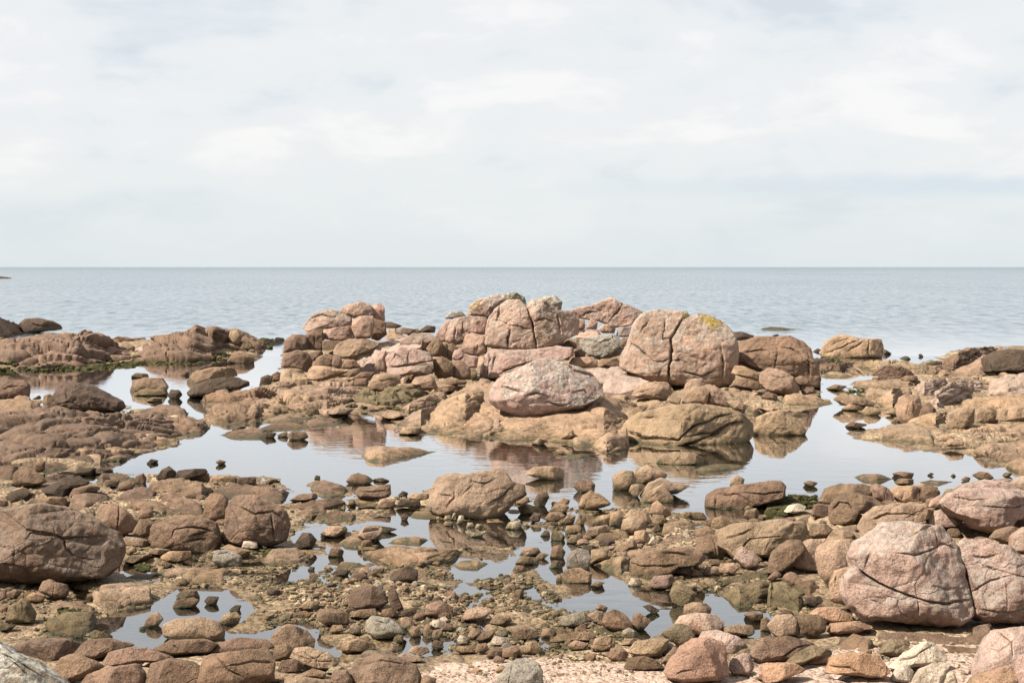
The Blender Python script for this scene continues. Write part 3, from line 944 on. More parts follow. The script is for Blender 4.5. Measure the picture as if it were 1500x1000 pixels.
# outlines of the rocks, traced by eye: region kind tone row outline | cracks | label | options
DATA = """
# region kind tone g poly | cracks | label | opts
# --- far left headland
A m b - 0,335 50,350 105,385 140,430 60,445 0,462 -80,470 -80,350||low far brown headland ledge at the left edge of the sea|
A b d - 105,385 150,345 230,345 300,358 355,385 362,405 250,412 180,425 120,430|180,370 240,390 300,385|dark low boulder on the far left headland against the sea|
A m b - -80,490 0,470 60,450 200,430 300,405 440,398 520,410 600,440 660,460 700,500 790,520 800,560 700,590 600,620 450,640 200,648 -80,655|40,540 200,500 330,470;420,520 450,470 540,460;530,520 560,490 640,480 700,500|long jointed tan bedrock bank along the left far shore|v=.9
A b t - 530,525 570,490 640,480 700,500 690,545 600,552||rounded tan hump on the right end of the left far bank|
A b t - 420,520 450,470 520,462 560,480 535,522||tan hump in the middle of the left far bank|
A b t - 690,500 740,480 790,510 785,545 730,560 690,545||jointed knob where the two far left banks meet|
A m b - 700,572 800,540 890,470 960,440 1050,415 1150,398 1200,420 1300,400 1400,405 1480,420 1520,450 1560,540 1400,545 1300,560 1250,590 1100,607 900,614 780,603|900,480 1050,455;1200,430 1300,470 1400,470|broken tan bedrock bank between the sea and the left lagoon|v=.8
A b t - 1095,445 1120,410 1165,400 1190,420 1192,455 1120,455||blocky tan rock on top of the lagoon bank|
A b t - 1050,460 1150,448 1205,460 1190,488 1080,484||flat tan slab below the blocky rock on the lagoon bank|
A m p - 730,568 830,510 910,485 1010,480 1180,510 1178,545 1060,555 900,565 800,575|1010,480 1020,540|smooth pale sloping slab facing the left lagoon|v=0
A b t - 1340,460 1350,415 1390,408 1420,450 1400,500 1350,500||upright tan rock near the right end of the lagoon bank|
A b o - 1400,520 1410,480 1460,475 1480,500 1470,530 1410,535||small olive rock at the right end of the lagoon bank|
A b b - 1330,592 1370,540 1440,550 1490,575 1487,604 1400,608||brown wedge rock alone in the narrow lagoon channel|
A b b - 660,465 690,450 740,455 800,470 800,490 700,490||dark brown knobs on the skyline of the left far bank|
A b b - 800,475 815,458 850,455 855,475 830,485|||
A b t - 130,480 220,440 320,450 330,500 250,515 150,510|||
A b t - 320,470 360,425 430,430 440,480 380,500|||
A b t - 60,520 130,500 220,510 210,550 100,560|||
A b t - 600,590 660,560 780,565 760,585 640,600|||
A b t - 450,590 500,570 620,575 640,590 520,602|||
A b t - 880,590 920,565 1030,580 1035,596 920,602|||
A b t - 190,625 240,612 300,620 260,640|||
A b b - 1095,700 1130,660 1240,630 1370,632 1392,680 1300,692 1180,715 1110,725||upper of two leaning brown slabs in the left lagoon|
A b d - 1098,785 1140,740 1230,700 1380,690 1457,712 1457,745 1380,755 1250,800 1120,808||lower of two leaning slabs in the left lagoon, dark underneath|
A b t - 1308,760 1340,735 1400,725 1432,745 1390,767 1320,774|||
A b t - 766,765 775,710 850,692 950,692 987,740 975,765 880,772||loaf-shaped tan rock standing in the left lagoon|
A b o - 778,785 830,760 960,760 985,785 880,798|||
A b d - 983,795 1000,762 1050,765 1070,790 1040,815 1000,812|||
A m b - 860,817 900,806 950,812 935,826|||
A m b - 768,677 800,664 860,668 870,684||thin flat rock barely above the left lagoon|
A m b - 1045,670 1080,655 1110,660 1100,672|||
A b b - -60,735 0,730 60,710 140,705 172,735 167,800 80,815 -60,820|0,760 60,740 160,745|rounded brown boulder at the left edge of the lagoon|
A b d - 320,790 330,745 360,722 430,720 520,735 600,770 660,800 715,830 730,865 700,890 560,885 480,890 400,893 350,872 330,820|335,850 400,835 500,870 640,880;392,730 385,835|large dark brown wedge boulder beside the left lagoon|f=3
A b b - 250,845 255,800 290,788 330,810 352,860 350,893 290,888|||
A b d - 188,820 230,795 242,810 205,828|||
A m b - -80,830 0,830 100,800 180,805 260,860 350,890 420,900 440,940 300,985 200,970 -80,940|0,880 120,850 250,870||
A m b - 1070,850 1200,810 1350,780 1500,752 1600,740 1700,800 1500,890 1300,875 1200,862 1120,865||pale flat ledge ending at the lagoon channel|v=.7
A m b - 1190,900 1250,860 1400,850 1560,850 1640,880 1500,960 1320,970 1200,940||tan flat ledge between the lagoon channel and the main pool|v=.7
# --- left bank
F m b - -80,120 0,110 60,95 130,85 200,115 232,150 200,195 90,215 -80,225|30,130 120,110;0,160 100,130 200,140|bulging brown ledge with a deep shaded foot at the left edge|
F m b - 212,150 280,105 380,98 450,110 445,165 330,200 240,190||low brown slab behind the curled ledge on the left bank|
F b b - 440,205 470,110 520,80 580,95 602,122 500,155 470,235|||
F m b - 465,215 500,150 600,135 720,130 745,160 650,185 540,225 480,250|||
F m o - 478,275 560,190 650,170 720,160 865,210 720,245 685,293 560,293|560,230 650,190 760,210;640,260 700,220|curled folded ledge with olive foot on the left bank|v=.5
F b b - 672,225 690,198 725,195 745,220 730,240 690,240|||
F m b - 735,135 830,90 930,55 1050,60 1107,95 1095,133 950,133 850,122|880,100 1000,80|long brown whaleback ledge on the left bank beside the lagoon|
F m b - 820,145 920,130 1100,130 1230,175 1237,190 1170,228 1040,238 900,205|900,150 1050,180 1200,190|brown pointed ledge reaching into the main pool from the left|v=.7
F m t - 675,293 740,240 850,205 1050,250 1045,290 850,315 760,305|760,270 900,240|tan flat ledge at the water edge of the left bank|v=.6
F m t - -80,290 180,260 330,265 450,290 700,300 850,315 700,385 600,375 500,410 400,400 280,390 150,420 60,410 -80,430|0,320 200,300 400,330;100,380 300,350|broad tan bedrock apron on the left bank|v=1
F m t - 385,395 450,355 560,335 605,350 595,402 480,415|||
F b d - 238,360 240,330 270,315 287,340 262,364||small dark stone on the tan apron of the left bank|
F m b - -60,440 60,410 130,415 110,435 70,485 -60,490|||
F b b - 188,435 200,400 230,375 264,375 264,432 240,446|||
F b b - 73,525 88,450 130,415 190,425 250,475 272,500 200,530 110,540||round brown boulder at the left end of the main pool|
F b d - 238,550 320,510 400,470 460,465 522,505 500,525 420,550 390,605 330,585 260,565||dark brown boulder sloping to the left end of the main pool|
F b d - 18,615 60,560 130,540 192,570 172,625 60,628||dark angular rock behind the huge boulder at the left|
F b b - 155,635 200,600 290,588 380,592 402,640|||
F b b - 268,584 300,556 330,560 337,590 290,594|||
F b b - 172,605 215,555 267,580 230,608|||
F b b - -60,640 -10,600 40,610 50,640 0,655|||
F m d - 433,440 470,418 560,420 545,447 470,455||dark flat islet in the left tip of the main pool|
F m d - 560,434 600,415 662,430 640,444 580,447|||
F b b - 403,590 430,540 520,520 587,530 580,555 500,567|||
F m b - 560,505 600,455 700,452 780,470 850,480 800,500 640,500 600,522|||
F b b - 598,512 620,490 700,488 692,528 610,534|||
F b b - 688,562 700,510 760,485 794,505 782,543 740,550||bean-shaped brown rock on the ledge by the main pool|
F b b - 780,500 800,460 840,452 860,480 850,510|||
F m b - 400,655 420,580 560,560 640,575 640,620 540,645 500,660|||
F b d - 913,485 950,430 990,408 1032,440 1022,484 950,494||pointed brown boulder on the south shore of the main pool|
F b d - 1028,464 1040,435 1140,425 1200,425 1217,445 1140,484 1080,490|||
F b b - 1128,484 1170,450 1222,450 1232,490 1200,508|||
F b t - 1223,505 1250,465 1340,460 1392,480 1382,514 1280,528|||
F b b - 1388,505 1400,475 1500,470 1502,512 1420,518|||
F m b - 850,560 900,500 960,478 1060,480 1180,510 1252,540 1250,565 1180,610 1100,590 1000,590 900,580|930,540 1060,520 1200,560|brown whaleback ledge below the main pool, left of centre|v=.6
F m b - 680,610 720,560 830,530 950,570 900,610 780,620|||v=.6
F m b - 688,660 700,620 760,600 850,600 940,610 1060,665 1095,700 1000,712 900,712 820,700|760,640 870,640 980,670||v=.5
F m b - 898,610 905,570 1000,575 1120,600 1192,640 1195,705 1090,700 1000,680|950,600 1080,640||
F b b - 568,715 590,640 640,630 700,650 760,690 802,730 792,795 730,815 660,800 600,745|700,650 690,800|smooth brown boulder leaning beside the huge left boulder|f=3
F b b - 798,695 830,655 890,665 902,710 830,720|||
F b b - 772,812 820,720 860,715 912,745 882,815 840,830||pointed brown stone right of the leaning smooth boulder|
F b b - 878,825 900,750 980,720 1060,695 1180,700 1270,740 1287,790 1302,840 1272,900 1180,908 1060,902 1000,874 920,874 885,850|1000,830 1020,780 1120,765 1190,775 1240,790;1120,815 1220,790;1090,850 1200,830|big brown boulder with folded furrows like a fist|f=3
F b b - 1193,695 1200,600 1235,565 1300,570 1337,600 1332,700 1280,735 1220,725||egg-shaped brown boulder leaning on the big cracked block|
F b b - 1290,820 1320,780 1400,830 1412,880 1330,880 1300,855|||
F m b - 1240,590 1250,530 1400,510 1560,530 1700,560 1650,620 1400,600|||v=.5
P b b - 327,790 330,745 345,727 375,724 400,735 420,750 426,768 420,792 395,802 350,799|350,742 375,752 400,748 424,768;398,752 402,790|big blocky cracked boulder in the left middle of the shore|f=4
P b b - -60,745 -10,742 15,745 30,740 60,737 100,742 130,755 155,768 175,780 180,795 183,812 176,830 160,842 130,847 90,852 50,854 20,852 -60,850|0,825 20,826 35,832 48,842;21,797 20,820;95,787 97,802 110,814 140,820;38,788 46,780 95,787 150,785;5,750 40,775 95,787|huge dark brown boulder filling the left edge|f=5 l=.15
# --- central island, left stack
B b p 556 285,250 320,200 370,160 440,140 520,150 580,180 590,240 520,250 400,258 310,274|330,200 400,170 480,190|pink-tan slab block, top left of the left stack|f=4 e=4.5
B b p 555 510,145 560,110 640,93 700,108 718,160 700,182 600,192 570,175||rounded cap block on top of the left stack|
B b p 554 700,115 760,95 785,130 787,212 720,200 700,150||pink top right block of the left stack|
B b p 559 585,200 640,178 712,175 720,240 702,312 610,318 588,260||squarish reddish pink block inside the left stack|f=4 e=4.5
B b b 557 712,190 790,215 797,290 745,332 700,318 715,240|720,240 780,290|shaded right corner block of the left stack|f=3
B b p 558 405,262 500,245 587,240 602,312 520,335 412,318|450,300 560,295|wide middle block of the left stack|f=3 e=4.5
B b b 559 295,290 350,260 408,255 420,310 405,388 320,384|360,290 350,370||
B b b 560 168,405 175,330 220,290 302,290 322,384 250,392||brown bulge on the left side of the left stack|
B b b 560 405,325 520,335 610,318 745,332 640,350 500,378 408,390|||
B b b 563 153,490 168,410 250,385 310,400 347,450 332,520 240,510 160,495||rounded foot boulder at the lower left of the left stack|
B b b 561 315,405 400,385 415,415 350,455|||
B b b 565 343,490 370,430 430,408 482,420 472,485 360,492||dark rock at the foot of the left stack|
B b b 560 460,470 440,410 480,380 530,400 500,440|||
B m d - -10,390 40,340 120,310 180,310 180,340 90,360||low tan islet just left of the left stack|
B b d 538 790,212 830,215 897,240 850,255 790,250||dark flat rock behind the gap right of the left stack|
B m t 548 790,255 850,250 900,290 1000,300 880,330 790,330|||
B b o 546 918,295 930,262 990,255 1012,280 940,300|||
B b d 542 1000,265 1040,235 1097,240 1092,280 1010,280|||
B b b 548 845,268 900,248 992,262 930,290 880,285|||
B b t 566 468,395 490,350 560,320 680,318 752,345 720,390 640,420 600,442 530,436 475,415||smooth pale whaleback right of the left stack|
B b b 570 463,475 468,415 520,430 532,490 500,500|||
B b b 570 522,495 535,445 600,445 642,485 580,505|||
B m p 566 590,470 640,390 730,350 830,315 960,300 1015,320 1005,370 880,390 800,395 765,420 728,515 680,510 640,490|680,400 640,480;740,420 800,380|long pink slab sloping down to the left in the island middle|v=.3
B b p 560 880,330 960,285 1060,285 1102,310 1060,350 1052,400 960,390 880,360|900,350 1000,370|pink sloping rock behind the flat-topped pink slab|
B b p 574 723,490 740,410 790,388 803,430 797,520 740,516||pink rounded end left of the flat-topped pink slab|
B b p 575 793,430 830,390 900,370 1000,388 1060,400 1083,450 960,478 860,488 798,486|930,400 925,470;830,450 850,410 900,440|pink block resting on a long slab in the island middle|f=4
B b p 576 797,495 900,488 1060,475 1087,490 1062,528 900,540 800,535||long low slab under the pink block in the island middle|
B b b 568 1038,375 1080,320 1120,310 1142,350 1132,428 1070,425|1060,400 1100,330||
B b b 567 1128,350 1165,338 1174,435 1133,435|||
B b b 567 1163,350 1200,343 1238,375 1203,395 1197,455 1168,445|||
B b p 569 1198,425 1210,385 1260,378 1278,420 1250,448 1205,445|||
B b b 574 1078,440 1140,423 1197,460 1203,545 1150,562 1092,540||shaded round rock at the right end of the pink slabs|
B b t 580 678,610 720,535 790,528 883,540 885,605 790,640 700,632|720,560 760,575 830,560|square tan block at the foot of the pink slabs|f=4
B b b 572 900,560 940,520 1050,530 1090,560 1000,600 900,600|||
B b t 572 308,555 320,500 350,480 430,485 572,515 520,535 440,562 360,575||long flat tan slab lying at the foot of the left stack|
B b d - 18,602 30,550 70,535 102,545 92,584 40,602||small dark rock at the left tip of the island|
B b b - 88,580 98,535 130,515 157,530 152,575|||
B m t 572 143,575 150,510 200,490 300,520 315,560 200,580|||
B b b 576 558,550 590,500 630,495 642,520 590,545|||
B b b 577 593,555 640,520 722,520 702,555|||
B b b 580 600,600 600,560 680,556 690,600|||
B b t 583 943,595 970,550 1060,535 1092,570 1112,622 1020,628 1000,604|||
B b t 583 848,615 870,592 960,590 992,610 900,626|||
B m t - 1098,605 1150,590 1240,600 1202,635 1120,645|||
B b b 580 1120,590 1180,560 1290,575 1280,595 1180,600|||
B b o 576 1310,530 1320,500 1350,505 1350,560 1320,570|||
P m t - 600,636 625,612 660,586 700,568 760,562 820,566 880,574 930,590 965,612 930,640 885,655 850,650 800,646 740,641 680,638|680,628 720,602 760,588;760,640 800,616 860,606;840,650 870,626 920,612;640,632 680,612|broad continuous bedrock slab under the middle of the island|c=1.2 v=.16 k=.85 T=18 w=1.1
P m t - 298,616 340,597 400,581 440,566 500,560 580,562 640,573 620,592 590,599 520,602 480,614 400,616 340,620|340,608 420,596 520,588;420,580 500,574 600,578;380,612 460,604|broad continuous bedrock shelf under the left of the island|c=.8 v=.4 k=.8 T=12 w=1.3
P m b - -30,694 -30,602 60,597 160,602 240,610 305,624 270,646 200,665 140,681 60,692|20,640 100,630 180,632;60,670 140,655 220,650|broad continuous bedrock slab under the left bank|c=1.0 v=.4 k=.8 T=14 w=1.3
# ledges in front-left of island
B m t - -70,700 60,620 180,570 310,570 420,580 600,585 640,620 420,650 250,650 170,672 -50,725|0,650 150,610 320,600;60,690 200,640|long pale sloping ledge at the left end of the island|v=.5
B m t - -100,760 100,680 240,645 440,640 640,630 700,650 640,680 440,760 240,770 100,800 -100,800|0,740 200,690 400,680|broad low tan ledge below the left end of the island|v=1
B m o - 560,740 560,690 660,620 760,640 830,620 1050,640 1100,660 980,720 860,745 740,752|700,680 900,660|tan ledge with an olive weedy edge over the pool|v=.8
B m t - 430,770 500,735 600,745 560,772|||
B b o - 290,790 310,745 380,745 390,780 330,795|||
B m t - 760,790 800,750 880,760 930,780 860,800|||
B m t - 40,820 140,785 280,790 300,815 180,830 60,830|||
B m t - 890,740 960,690 1060,650 1180,640 1150,690 1040,730 930,760|950,710 1060,670;1000,720 1100,670|||v=.6
# bedrock platform under the perched boulder
B m t - 1005,885 1000,850 1090,760 1190,690 1280,640 1400,635 1500,660 1560,740 1480,800 1380,840 1280,878 1160,892|1200,720 1330,690 1420,700;1270,860 1320,800 1480,780;1140,800 1170,870|large smooth bedrock dome sloping into the pool, left of the perched boulder|v=.1 k=.6 T=9
B m t - 858,838 960,760 1110,722 1080,790 1010,855 920,850||pointed smooth slab at the left foot of the bedrock dome|v=0
B m t 590 1140,700 1280,600 1380,560 1480,575 1480,620 1300,660|1170,690 1300,625 1440,610|layered ledge above the bedrock dome|v=.3
B m t - 870,885 900,855 1010,855 1000,885 930,892|||
C m t - 148,908 250,860 380,790 480,795 590,840 580,880 450,890 330,925 200,930|330,915 300,880;380,880 480,860|tan wedge ledge in front of the bedrock dome|v=.4
C m t - 325,930 420,880 520,855 600,850 640,835 725,850 710,890 600,935 450,940|540,930 600,880 700,880||v=.3
C m t - 728,925 760,870 830,870 842,900 790,928|||
C m t - 828,895 860,840 960,830 998,870 960,900 900,895|||
C m b 618 580,850 640,790 800,740 960,690 1150,740 1160,800 1090,850 900,840 700,860|700,800 900,780 1100,830|shaded bedrock shelf under the perched boulder|v=.4
C m p 585 865,530 900,495 1000,485 1110,488 1160,520 1080,550 1000,590 930,570|980,550 1060,530;900,510 1000,540|pink shelf behind the perched boulder|v=.3
C m p 594 1005,640 1015,580 1060,540 1150,540 1295,575 1240,615 1120,652|1030,600 1120,590|smooth pink slab left of the split boulder foot|v=0
C m t 606 940,750 1010,655 1150,655 1200,688 1345,690 1385,722 1200,770 1160,810 1000,800|1000,700 1160,720 1300,705;1100,690 1200,720|tan shelf sloping between the perched boulder and the front ledge|v=.3
C b t 612 800,790 815,745 860,740 870,780|||
C b t 612 885,780 890,740 935,740 945,785|||
# --- central stack
C b p 556 183,178 200,110 250,75 330,60 395,45 440,75 430,130 350,160 320,195 250,190||lichen-covered grey boulder at the top left of the central stack|f=3 l=.6
C b g 555 330,75 400,42 480,30 535,60 548,110 480,120 400,120||ochre lichened crest rock of the central stack|l=.9 y=0
C b g 554 600,95 640,60 720,52 764,90 758,150 700,150 660,120||dark lichened rock peeking over the right of the central stack|l=1 y=.3
C b p 566 290,358 295,268 317,188 368,127 430,85 502,80 549,110 580,76 652,77 694,118 742,147 824,147 866,200 866,286 792,320 722,368 612,392 560,394 460,392 356,376|548,108 572,190 594,290 610,385;370,205 440,235 500,240 565,255;445,240 430,375;590,212 650,195 720,215;515,130 520,210;380,130 365,205;740,170 760,300;640,84 700,140|broad pink-grey block of the central stack split by one steep crack|f=2 l=.4 e=5 q=1 k=.55
C b p 569 262,556 290,420 330,375 450,385 600,385 740,358 832,370 840,430 700,445 560,475 470,515 380,562|320,400 305,545;350,400 335,500;385,520 480,490 560,460|pink base slab carrying the central stack|f=3
C b p 562 -20,320 20,250 60,205 110,200 90,300 60,335 0,340|||
C b p 563 50,325 70,240 100,195 200,178 300,188 305,235 205,275 155,345 100,364 60,340|110,240 105,330;160,220 150,300|ribbed pink boulder left of the central stack|f=3
C b p 564 198,275 208,208 312,198 312,292 230,292||pink block tucked under the lichened boulder|f=3
C b p 567 153,375 170,290 220,280 305,305 305,405 250,428 158,402|200,330 205,400;250,340 245,410|cracked pink block left of the tall face|f=3
C b g 550 43,194 80,155 150,148 182,182 110,198||flat lichened rock on the skyline left of the central stack|l=.6
C b p 570 93,436 110,385 160,378 172,422 120,448|||
C b p 571 148,488 170,412 252,428 248,494 190,496|||
C b b 573 90,548 105,450 160,448 205,500 213,566 140,568|||
C b p 572 243,500 255,428 293,428 275,530 250,538|||
C b b 570 0,500 0,430 60,440 95,490 90,550 0,560|||
C b b 562 738,358 800,325 853,340 853,378 790,384|||
C b p 566 698,420 740,385 800,373 838,400 803,446 720,446|||
C b b 565 838,394 880,380 910,400 903,430 843,430|||
C b t 568 803,466 830,430 950,426 983,450 978,490 880,496 815,486||flat tan block between the central stack and the grey rock|
C b g 560 870,370 870,320 960,300 1060,288 1112,300 1143,370 1112,415 1010,450 930,430|900,330 1000,340 1080,300|streaked grey boulder right of the central stack|f=3 l=.5
C b p 549 822,135 940,115 1020,80 1060,66 1120,95 1258,150 1254,182 1180,238 1090,250 980,205 860,188|1130,110 1060,200;870,180 970,150|roof-shaped pale boulder on the skyline between the stacks|f=4 r=1.2
C b p 552 858,262 862,195 903,200 905,258|||
C b p 553 905,255 940,192 982,210 975,260|||
C b p 556 983,268 1010,230 1060,228 1092,250 1083,284 1010,280|||
C b g 556 1093,300 1110,245 1192,242 1195,305 1110,306|||
C m p 556 850,310 865,255 980,258 1010,290 1010,310|||
C b b 563 1118,360 1130,310 1185,310 1190,365|||
C b b 566 980,485 1000,440 1100,435 1140,490 1060,500|||
C b p 626 312,690 330,620 370,560 480,510 560,470 630,437 690,437 740,450 810,465 870,485 940,520 1000,580 1017,630 972,690 880,742 800,755 700,775 600,799 500,788 420,763 370,742|670,705 740,722 800,712 835,685;540,662 600,650 660,660;400,610 520,640;800,465 840,500 950,540;835,640 900,630 940,660|large perched boulder with a grey lichened back, centre of the island|f=4 l=.6 k=.7
C b t 600 1188,664 1210,620 1260,590 1330,578 1412,585 1438,640 1402,696 1300,686|1210,650 1300,620|rounded tan boulder under the split boulder|
C b t 603 1398,700 1420,663 1492,680 1484,722|||
# --- split boulder and right of it
D b p - 208,408 220,330 258,240 284,148 325,88 388,60 480,56 562,72 580,116 604,104 680,76 744,86 824,128 876,178 902,260 910,340 896,442 866,520 760,536 620,526 500,507 440,500 330,480 238,440|579,112 548,168 512,232 512,300 505,400 497,500;265,262 310,290 400,365 460,375 505,352;330,190 372,120;445,430 430,490;480,120 468,235 510,228;820,250 835,360 832,490;520,360 580,372;600,440 700,460 780,430|pale squarish split boulder with an ochre lichen patch on its crown|f=2 l=.5 r=1.4 e=5 q=1 k=.6
D b y 570 568,104 575,65 610,65 628,95 600,118||small yellow lichen knob in the notch of the split boulder|l=.6 y=1
D b b 567 893,375 898,260 1050,218 1160,225 1240,213 1312,245 1358,290 1373,345 1403,410 1420,470 1416,548 1350,528 1280,475 1160,455 1080,440 960,410|1190,285 1260,300 1355,370 1362,470;1160,330 1140,410;950,320 1100,300|big brown rounded boulder at the right end of the island|f=3
D b t 579 878,445 900,395 960,400 1052,445 1058,495 980,478|||
D b t - 1052,505 1058,440 1110,406 1200,428 1262,470 1298,540 1284,586 1180,576 1090,545|1110,450 1180,470 1230,460|tan pockmarked boulder in front of the big brown boulder|f=5
D b b 585 883,515 920,475 1000,480 1053,500 1048,550 980,538|980,490 975,530||
D m t 590 835,540 900,518 1045,560 985,605 900,612|||
D b b 583 1263,478 1300,456 1352,480 1354,528 1290,518|||
D b b 583 1298,522 1340,512 1380,530 1405,565 1320,575|||
D b b - 1058,588 1100,558 1163,575 1163,608 1080,606|||
D m t - 1185,625 1210,580 1280,568 1400,580 1480,600 1500,630 1400,644 1220,646|1200,630 1290,595 1400,600|flat split tan ledge at the water right of the island|
D b t 594 578,590 600,510 640,473 700,475 735,510 640,560||round tan knob below the split boulder|
D b t 598 573,628 600,570 660,530 730,520 745,560 730,638||smooth tan lobe behind the big front ledge|
D b t 597 722,636 735,560 700,522 740,506 800,540 850,600 885,655 800,650|||
D m t 595 795,545 880,560 942,612 860,610|||
D b t 603 845,610 920,608 968,640 965,680 890,665|||
D b t 643 95,940 140,870 240,750 320,690 420,660 520,635 620,628 740,638 850,658 940,688 1003,740 1003,805 965,875 905,925 760,942 600,938 450,930 300,938 180,950|240,800 350,835 560,850 650,770 780,720 870,690;640,820 780,800 880,750 960,740;440,925 600,880 720,840 850,780;330,712 425,705;170,880 240,900 300,860;570,740 580,790|big layered tan ledge boulder at the front of the island|f=4 k=.9 q=3 e=3.4
D b t 625 243,745 255,680 320,640 375,640 330,710 265,750|||
D m t - 30,895 150,790 245,775 260,900 110,938|||v=0.1
D b t - 416,984 450,945 540,922 650,930 748,975 700,994 500,997|540,980 570,950|pale oval islet in front of the layered ledge boulder|
D b t 605 972,665 1040,653 1064,690 1018,745 985,705|||
D b t - 1008,790 1030,715 1100,680 1190,668 1280,718 1348,770 1322,816 1150,820 1040,808|1160,700 1190,730|rounded tan boulder reflected in the right pool|f=3
D b b 608 1180,695 1260,680 1355,700 1344,735 1260,728|||
D m t - 1040,655 1130,650 1180,670 1100,678|||
D m d - 1055,172 1120,158 1200,165 1320,175 1200,184 1070,180||thin dark reef awash far out behind the split boulder|
D b d 545 868,195 940,188 1022,215 1002,240 900,245||dark weedy rock behind the split boulder|
D b d 545 1125,215 1160,205 1178,215 1150,222|||
# --- channel rocks and right
E b t - 253,315 290,250 350,215 410,208 480,230 560,232 628,235 638,290 622,338 500,348 350,344 270,328|290,320 380,290 480,240;430,300 530,240;555,240 550,335;350,260 420,230|cracked tan rock standing in the sea on the right|f=4
E m d - 210,302 240,292 260,300 240,308|||
E m d - 620,320 640,295 690,312 640,320|||
E m d - 198,365 280,350 305,368 250,388 205,384|||
E m b - 222,405 300,375 370,365 455,372 462,405 380,435 250,444|280,400 400,390|low blocky shelf in the channel right of the island|v=.8
E m t - 248,458 320,430 400,445 463,465 380,474 280,471|||
E m t - 475,405 560,360 650,350 740,365 820,385 900,400 862,436 780,444 600,444|560,400 700,375|pale flat shelf in the channel|v=.7
E b b - 568,450 640,395 740,400 800,430 833,455 740,484 640,489|600,430 700,440|brown mound at the near edge of the channel shelf|
E m d - 740,345 780,338 806,345 780,350|||
E m d - 855,330 870,325 885,331 870,335|||
E b b - 743,478 780,458 850,460 858,494 760,490|||
E m b - 293,527 350,512 418,522 370,539||flat brown islet in the channel|
E m t - 455,525 480,490 600,488 750,490 835,500 800,535 700,540 540,538|||v=.6
E m t - 530,605 530,540 700,530 825,538 812,575 745,590 705,655 620,648|600,560 700,600;560,600 660,560||v=.3
E b t - 333,600 400,568 500,590 603,630 560,650 400,640||long tan tongue of rock pointing into the channel|
E b t - 383,660 430,632 522,650 500,672|||
E b t - 508,676 540,645 600,650 628,680 590,700 520,699||small round tan stone by the tongue of rock|
E m b - 408,757 450,740 545,755 460,772||thin brown islet in the right pool|
E b t - 653,686 700,660 733,680 722,704|||
E b b - 683,745 710,725 748,735 738,756|||
E m t - 425,812 560,780 700,762 830,755 910,788 958,840 953,890 850,885 700,864 560,848 470,832|560,820 750,820 900,800;800,840 930,850|long spear-shaped ledge pointing into the right pool|v=.25
E m b - 880,445 960,400 1050,355 1100,310 1200,278 1345,285 1330,335 1250,375 1100,430 960,455|1060,390 1180,350 1250,300|smooth skyline ledge of the right bank|v=.4
E b d - 895,385 940,368 998,370 995,388 920,394||dark weedy rock beside the right bank|
E m t - 1000,475 1050,430 1180,370 1250,320 1300,330 1260,420 1280,465 1100,470|||v=.4
E b d - 1250,440 1253,350 1320,310 1400,298 1500,302 1660,310 1660,450 1380,445|1300,380 1310,440;1400,310 1450,330|dark flat-topped block on the skyline of the right bank|f=4
E b t - 970,465 990,430 1030,420 1045,450 1010,470|||
E m p - 800,560 880,490 1000,470 1100,465 1200,490 1060,510 950,590 890,610|900,560 1000,500||v=.2
E m p - 890,640 960,560 1060,490 1180,480 1250,505 1280,560 1150,600 1060,650 960,690|950,640 1060,600 1160,540;980,570 1060,530|pinkish whaleback of the right bank|v=.3
E b t - 722,665 738,590 780,570 860,578 875,640 835,725 765,750 728,705|790,640 780,700;830,600 820,700|tan folded rock at the left foot of the right bank|f=4
E b b - 828,725 850,650 920,620 965,670 935,710 855,726||dark hollow-faced rock in the right bank|f=3
E m p - 1275,570 1290,480 1400,450 1660,450 1660,580 1400,585|1320,520 1450,510 1560,520;1300,470 1400,460|grey-pink slab at the right edge under the dark block|v=.5
E m t - 1090,640 1200,580 1350,570 1660,580 1660,680 1350,680 1190,655|1250,620 1400,630;1120,600 1180,590||v=.5
E b t - 1188,755 1198,670 1260,640 1343,670 1336,745 1260,758||rounded block in the middle of the right bank|f=3
E b t - 1333,728 1345,670 1440,640 1660,650 1660,735 1400,738|1400,650 1390,730||f=3
E b t - 1023,790 1038,690 1100,658 1195,640 1195,745 1120,798|1060,690 1110,780|large folded tan rock of the right bank|f=4
E m t - 775,750 900,700 1040,668 1035,735 965,788 850,778|860,750 960,720||v=.3
E m t - 1075,855 1180,790 1300,760 1660,740 1660,870 1300,875 1180,890|1150,830 1350,810 1500,830;1250,860 1400,790||v=.6
E m t - 1170,905 1300,860 1660,860 1660,980 1400,985 1260,990 1200,940|1260,930 1400,900 1500,930;1330,880 1350,960|broad tan apron where the right bank meets the pool|v=.7
E b t - 958,835 1010,815 1082,830 1062,860 980,855|||
E b t - 1000,886 1050,840 1125,850 1133,884 1060,893|||
E m t - 1370,1010 1500,950 1660,960 1660,1070 1450,1050|||v=.5
# --- islets in the main pool
G m b - -10,195 100,155 200,148 300,165 323,190 250,198 100,204 0,208||low brown ledge in the upper left of the main pool|v=.4
G m b - 275,160 320,140 400,125 512,140 480,168 320,182||flat tan islet touching the upper shore of the main pool|
G b d - 18,230 60,205 122,215 100,243 40,245|||
G b b - 178,228 220,200 290,210 308,235 260,258 200,254||round brown stone at the upper left of the main pool|
G b b - 120,225 180,205 192,235 140,240|||
P m b - 316,637 345,630 375,625 402,630 385,641 340,641|||
P m d - 336,625 345,623 362,624 350,628|||
P m d - 215,676 222,672 232,674 224,677|||
P m b - 316,676 322,673 331,676 324,679|||
G m t - 614,350 655,300 740,292 900,300 1060,325 900,357 800,374 740,390 660,384||long smooth club-shaped islet in the middle of the main pool|v=0 k=.4
G b b - 528,494 560,460 600,448 660,470 694,490 640,516 560,514||rounded brown islet below the club-shaped islet|
G m d - 680,485 740,478 800,487 740,492|||
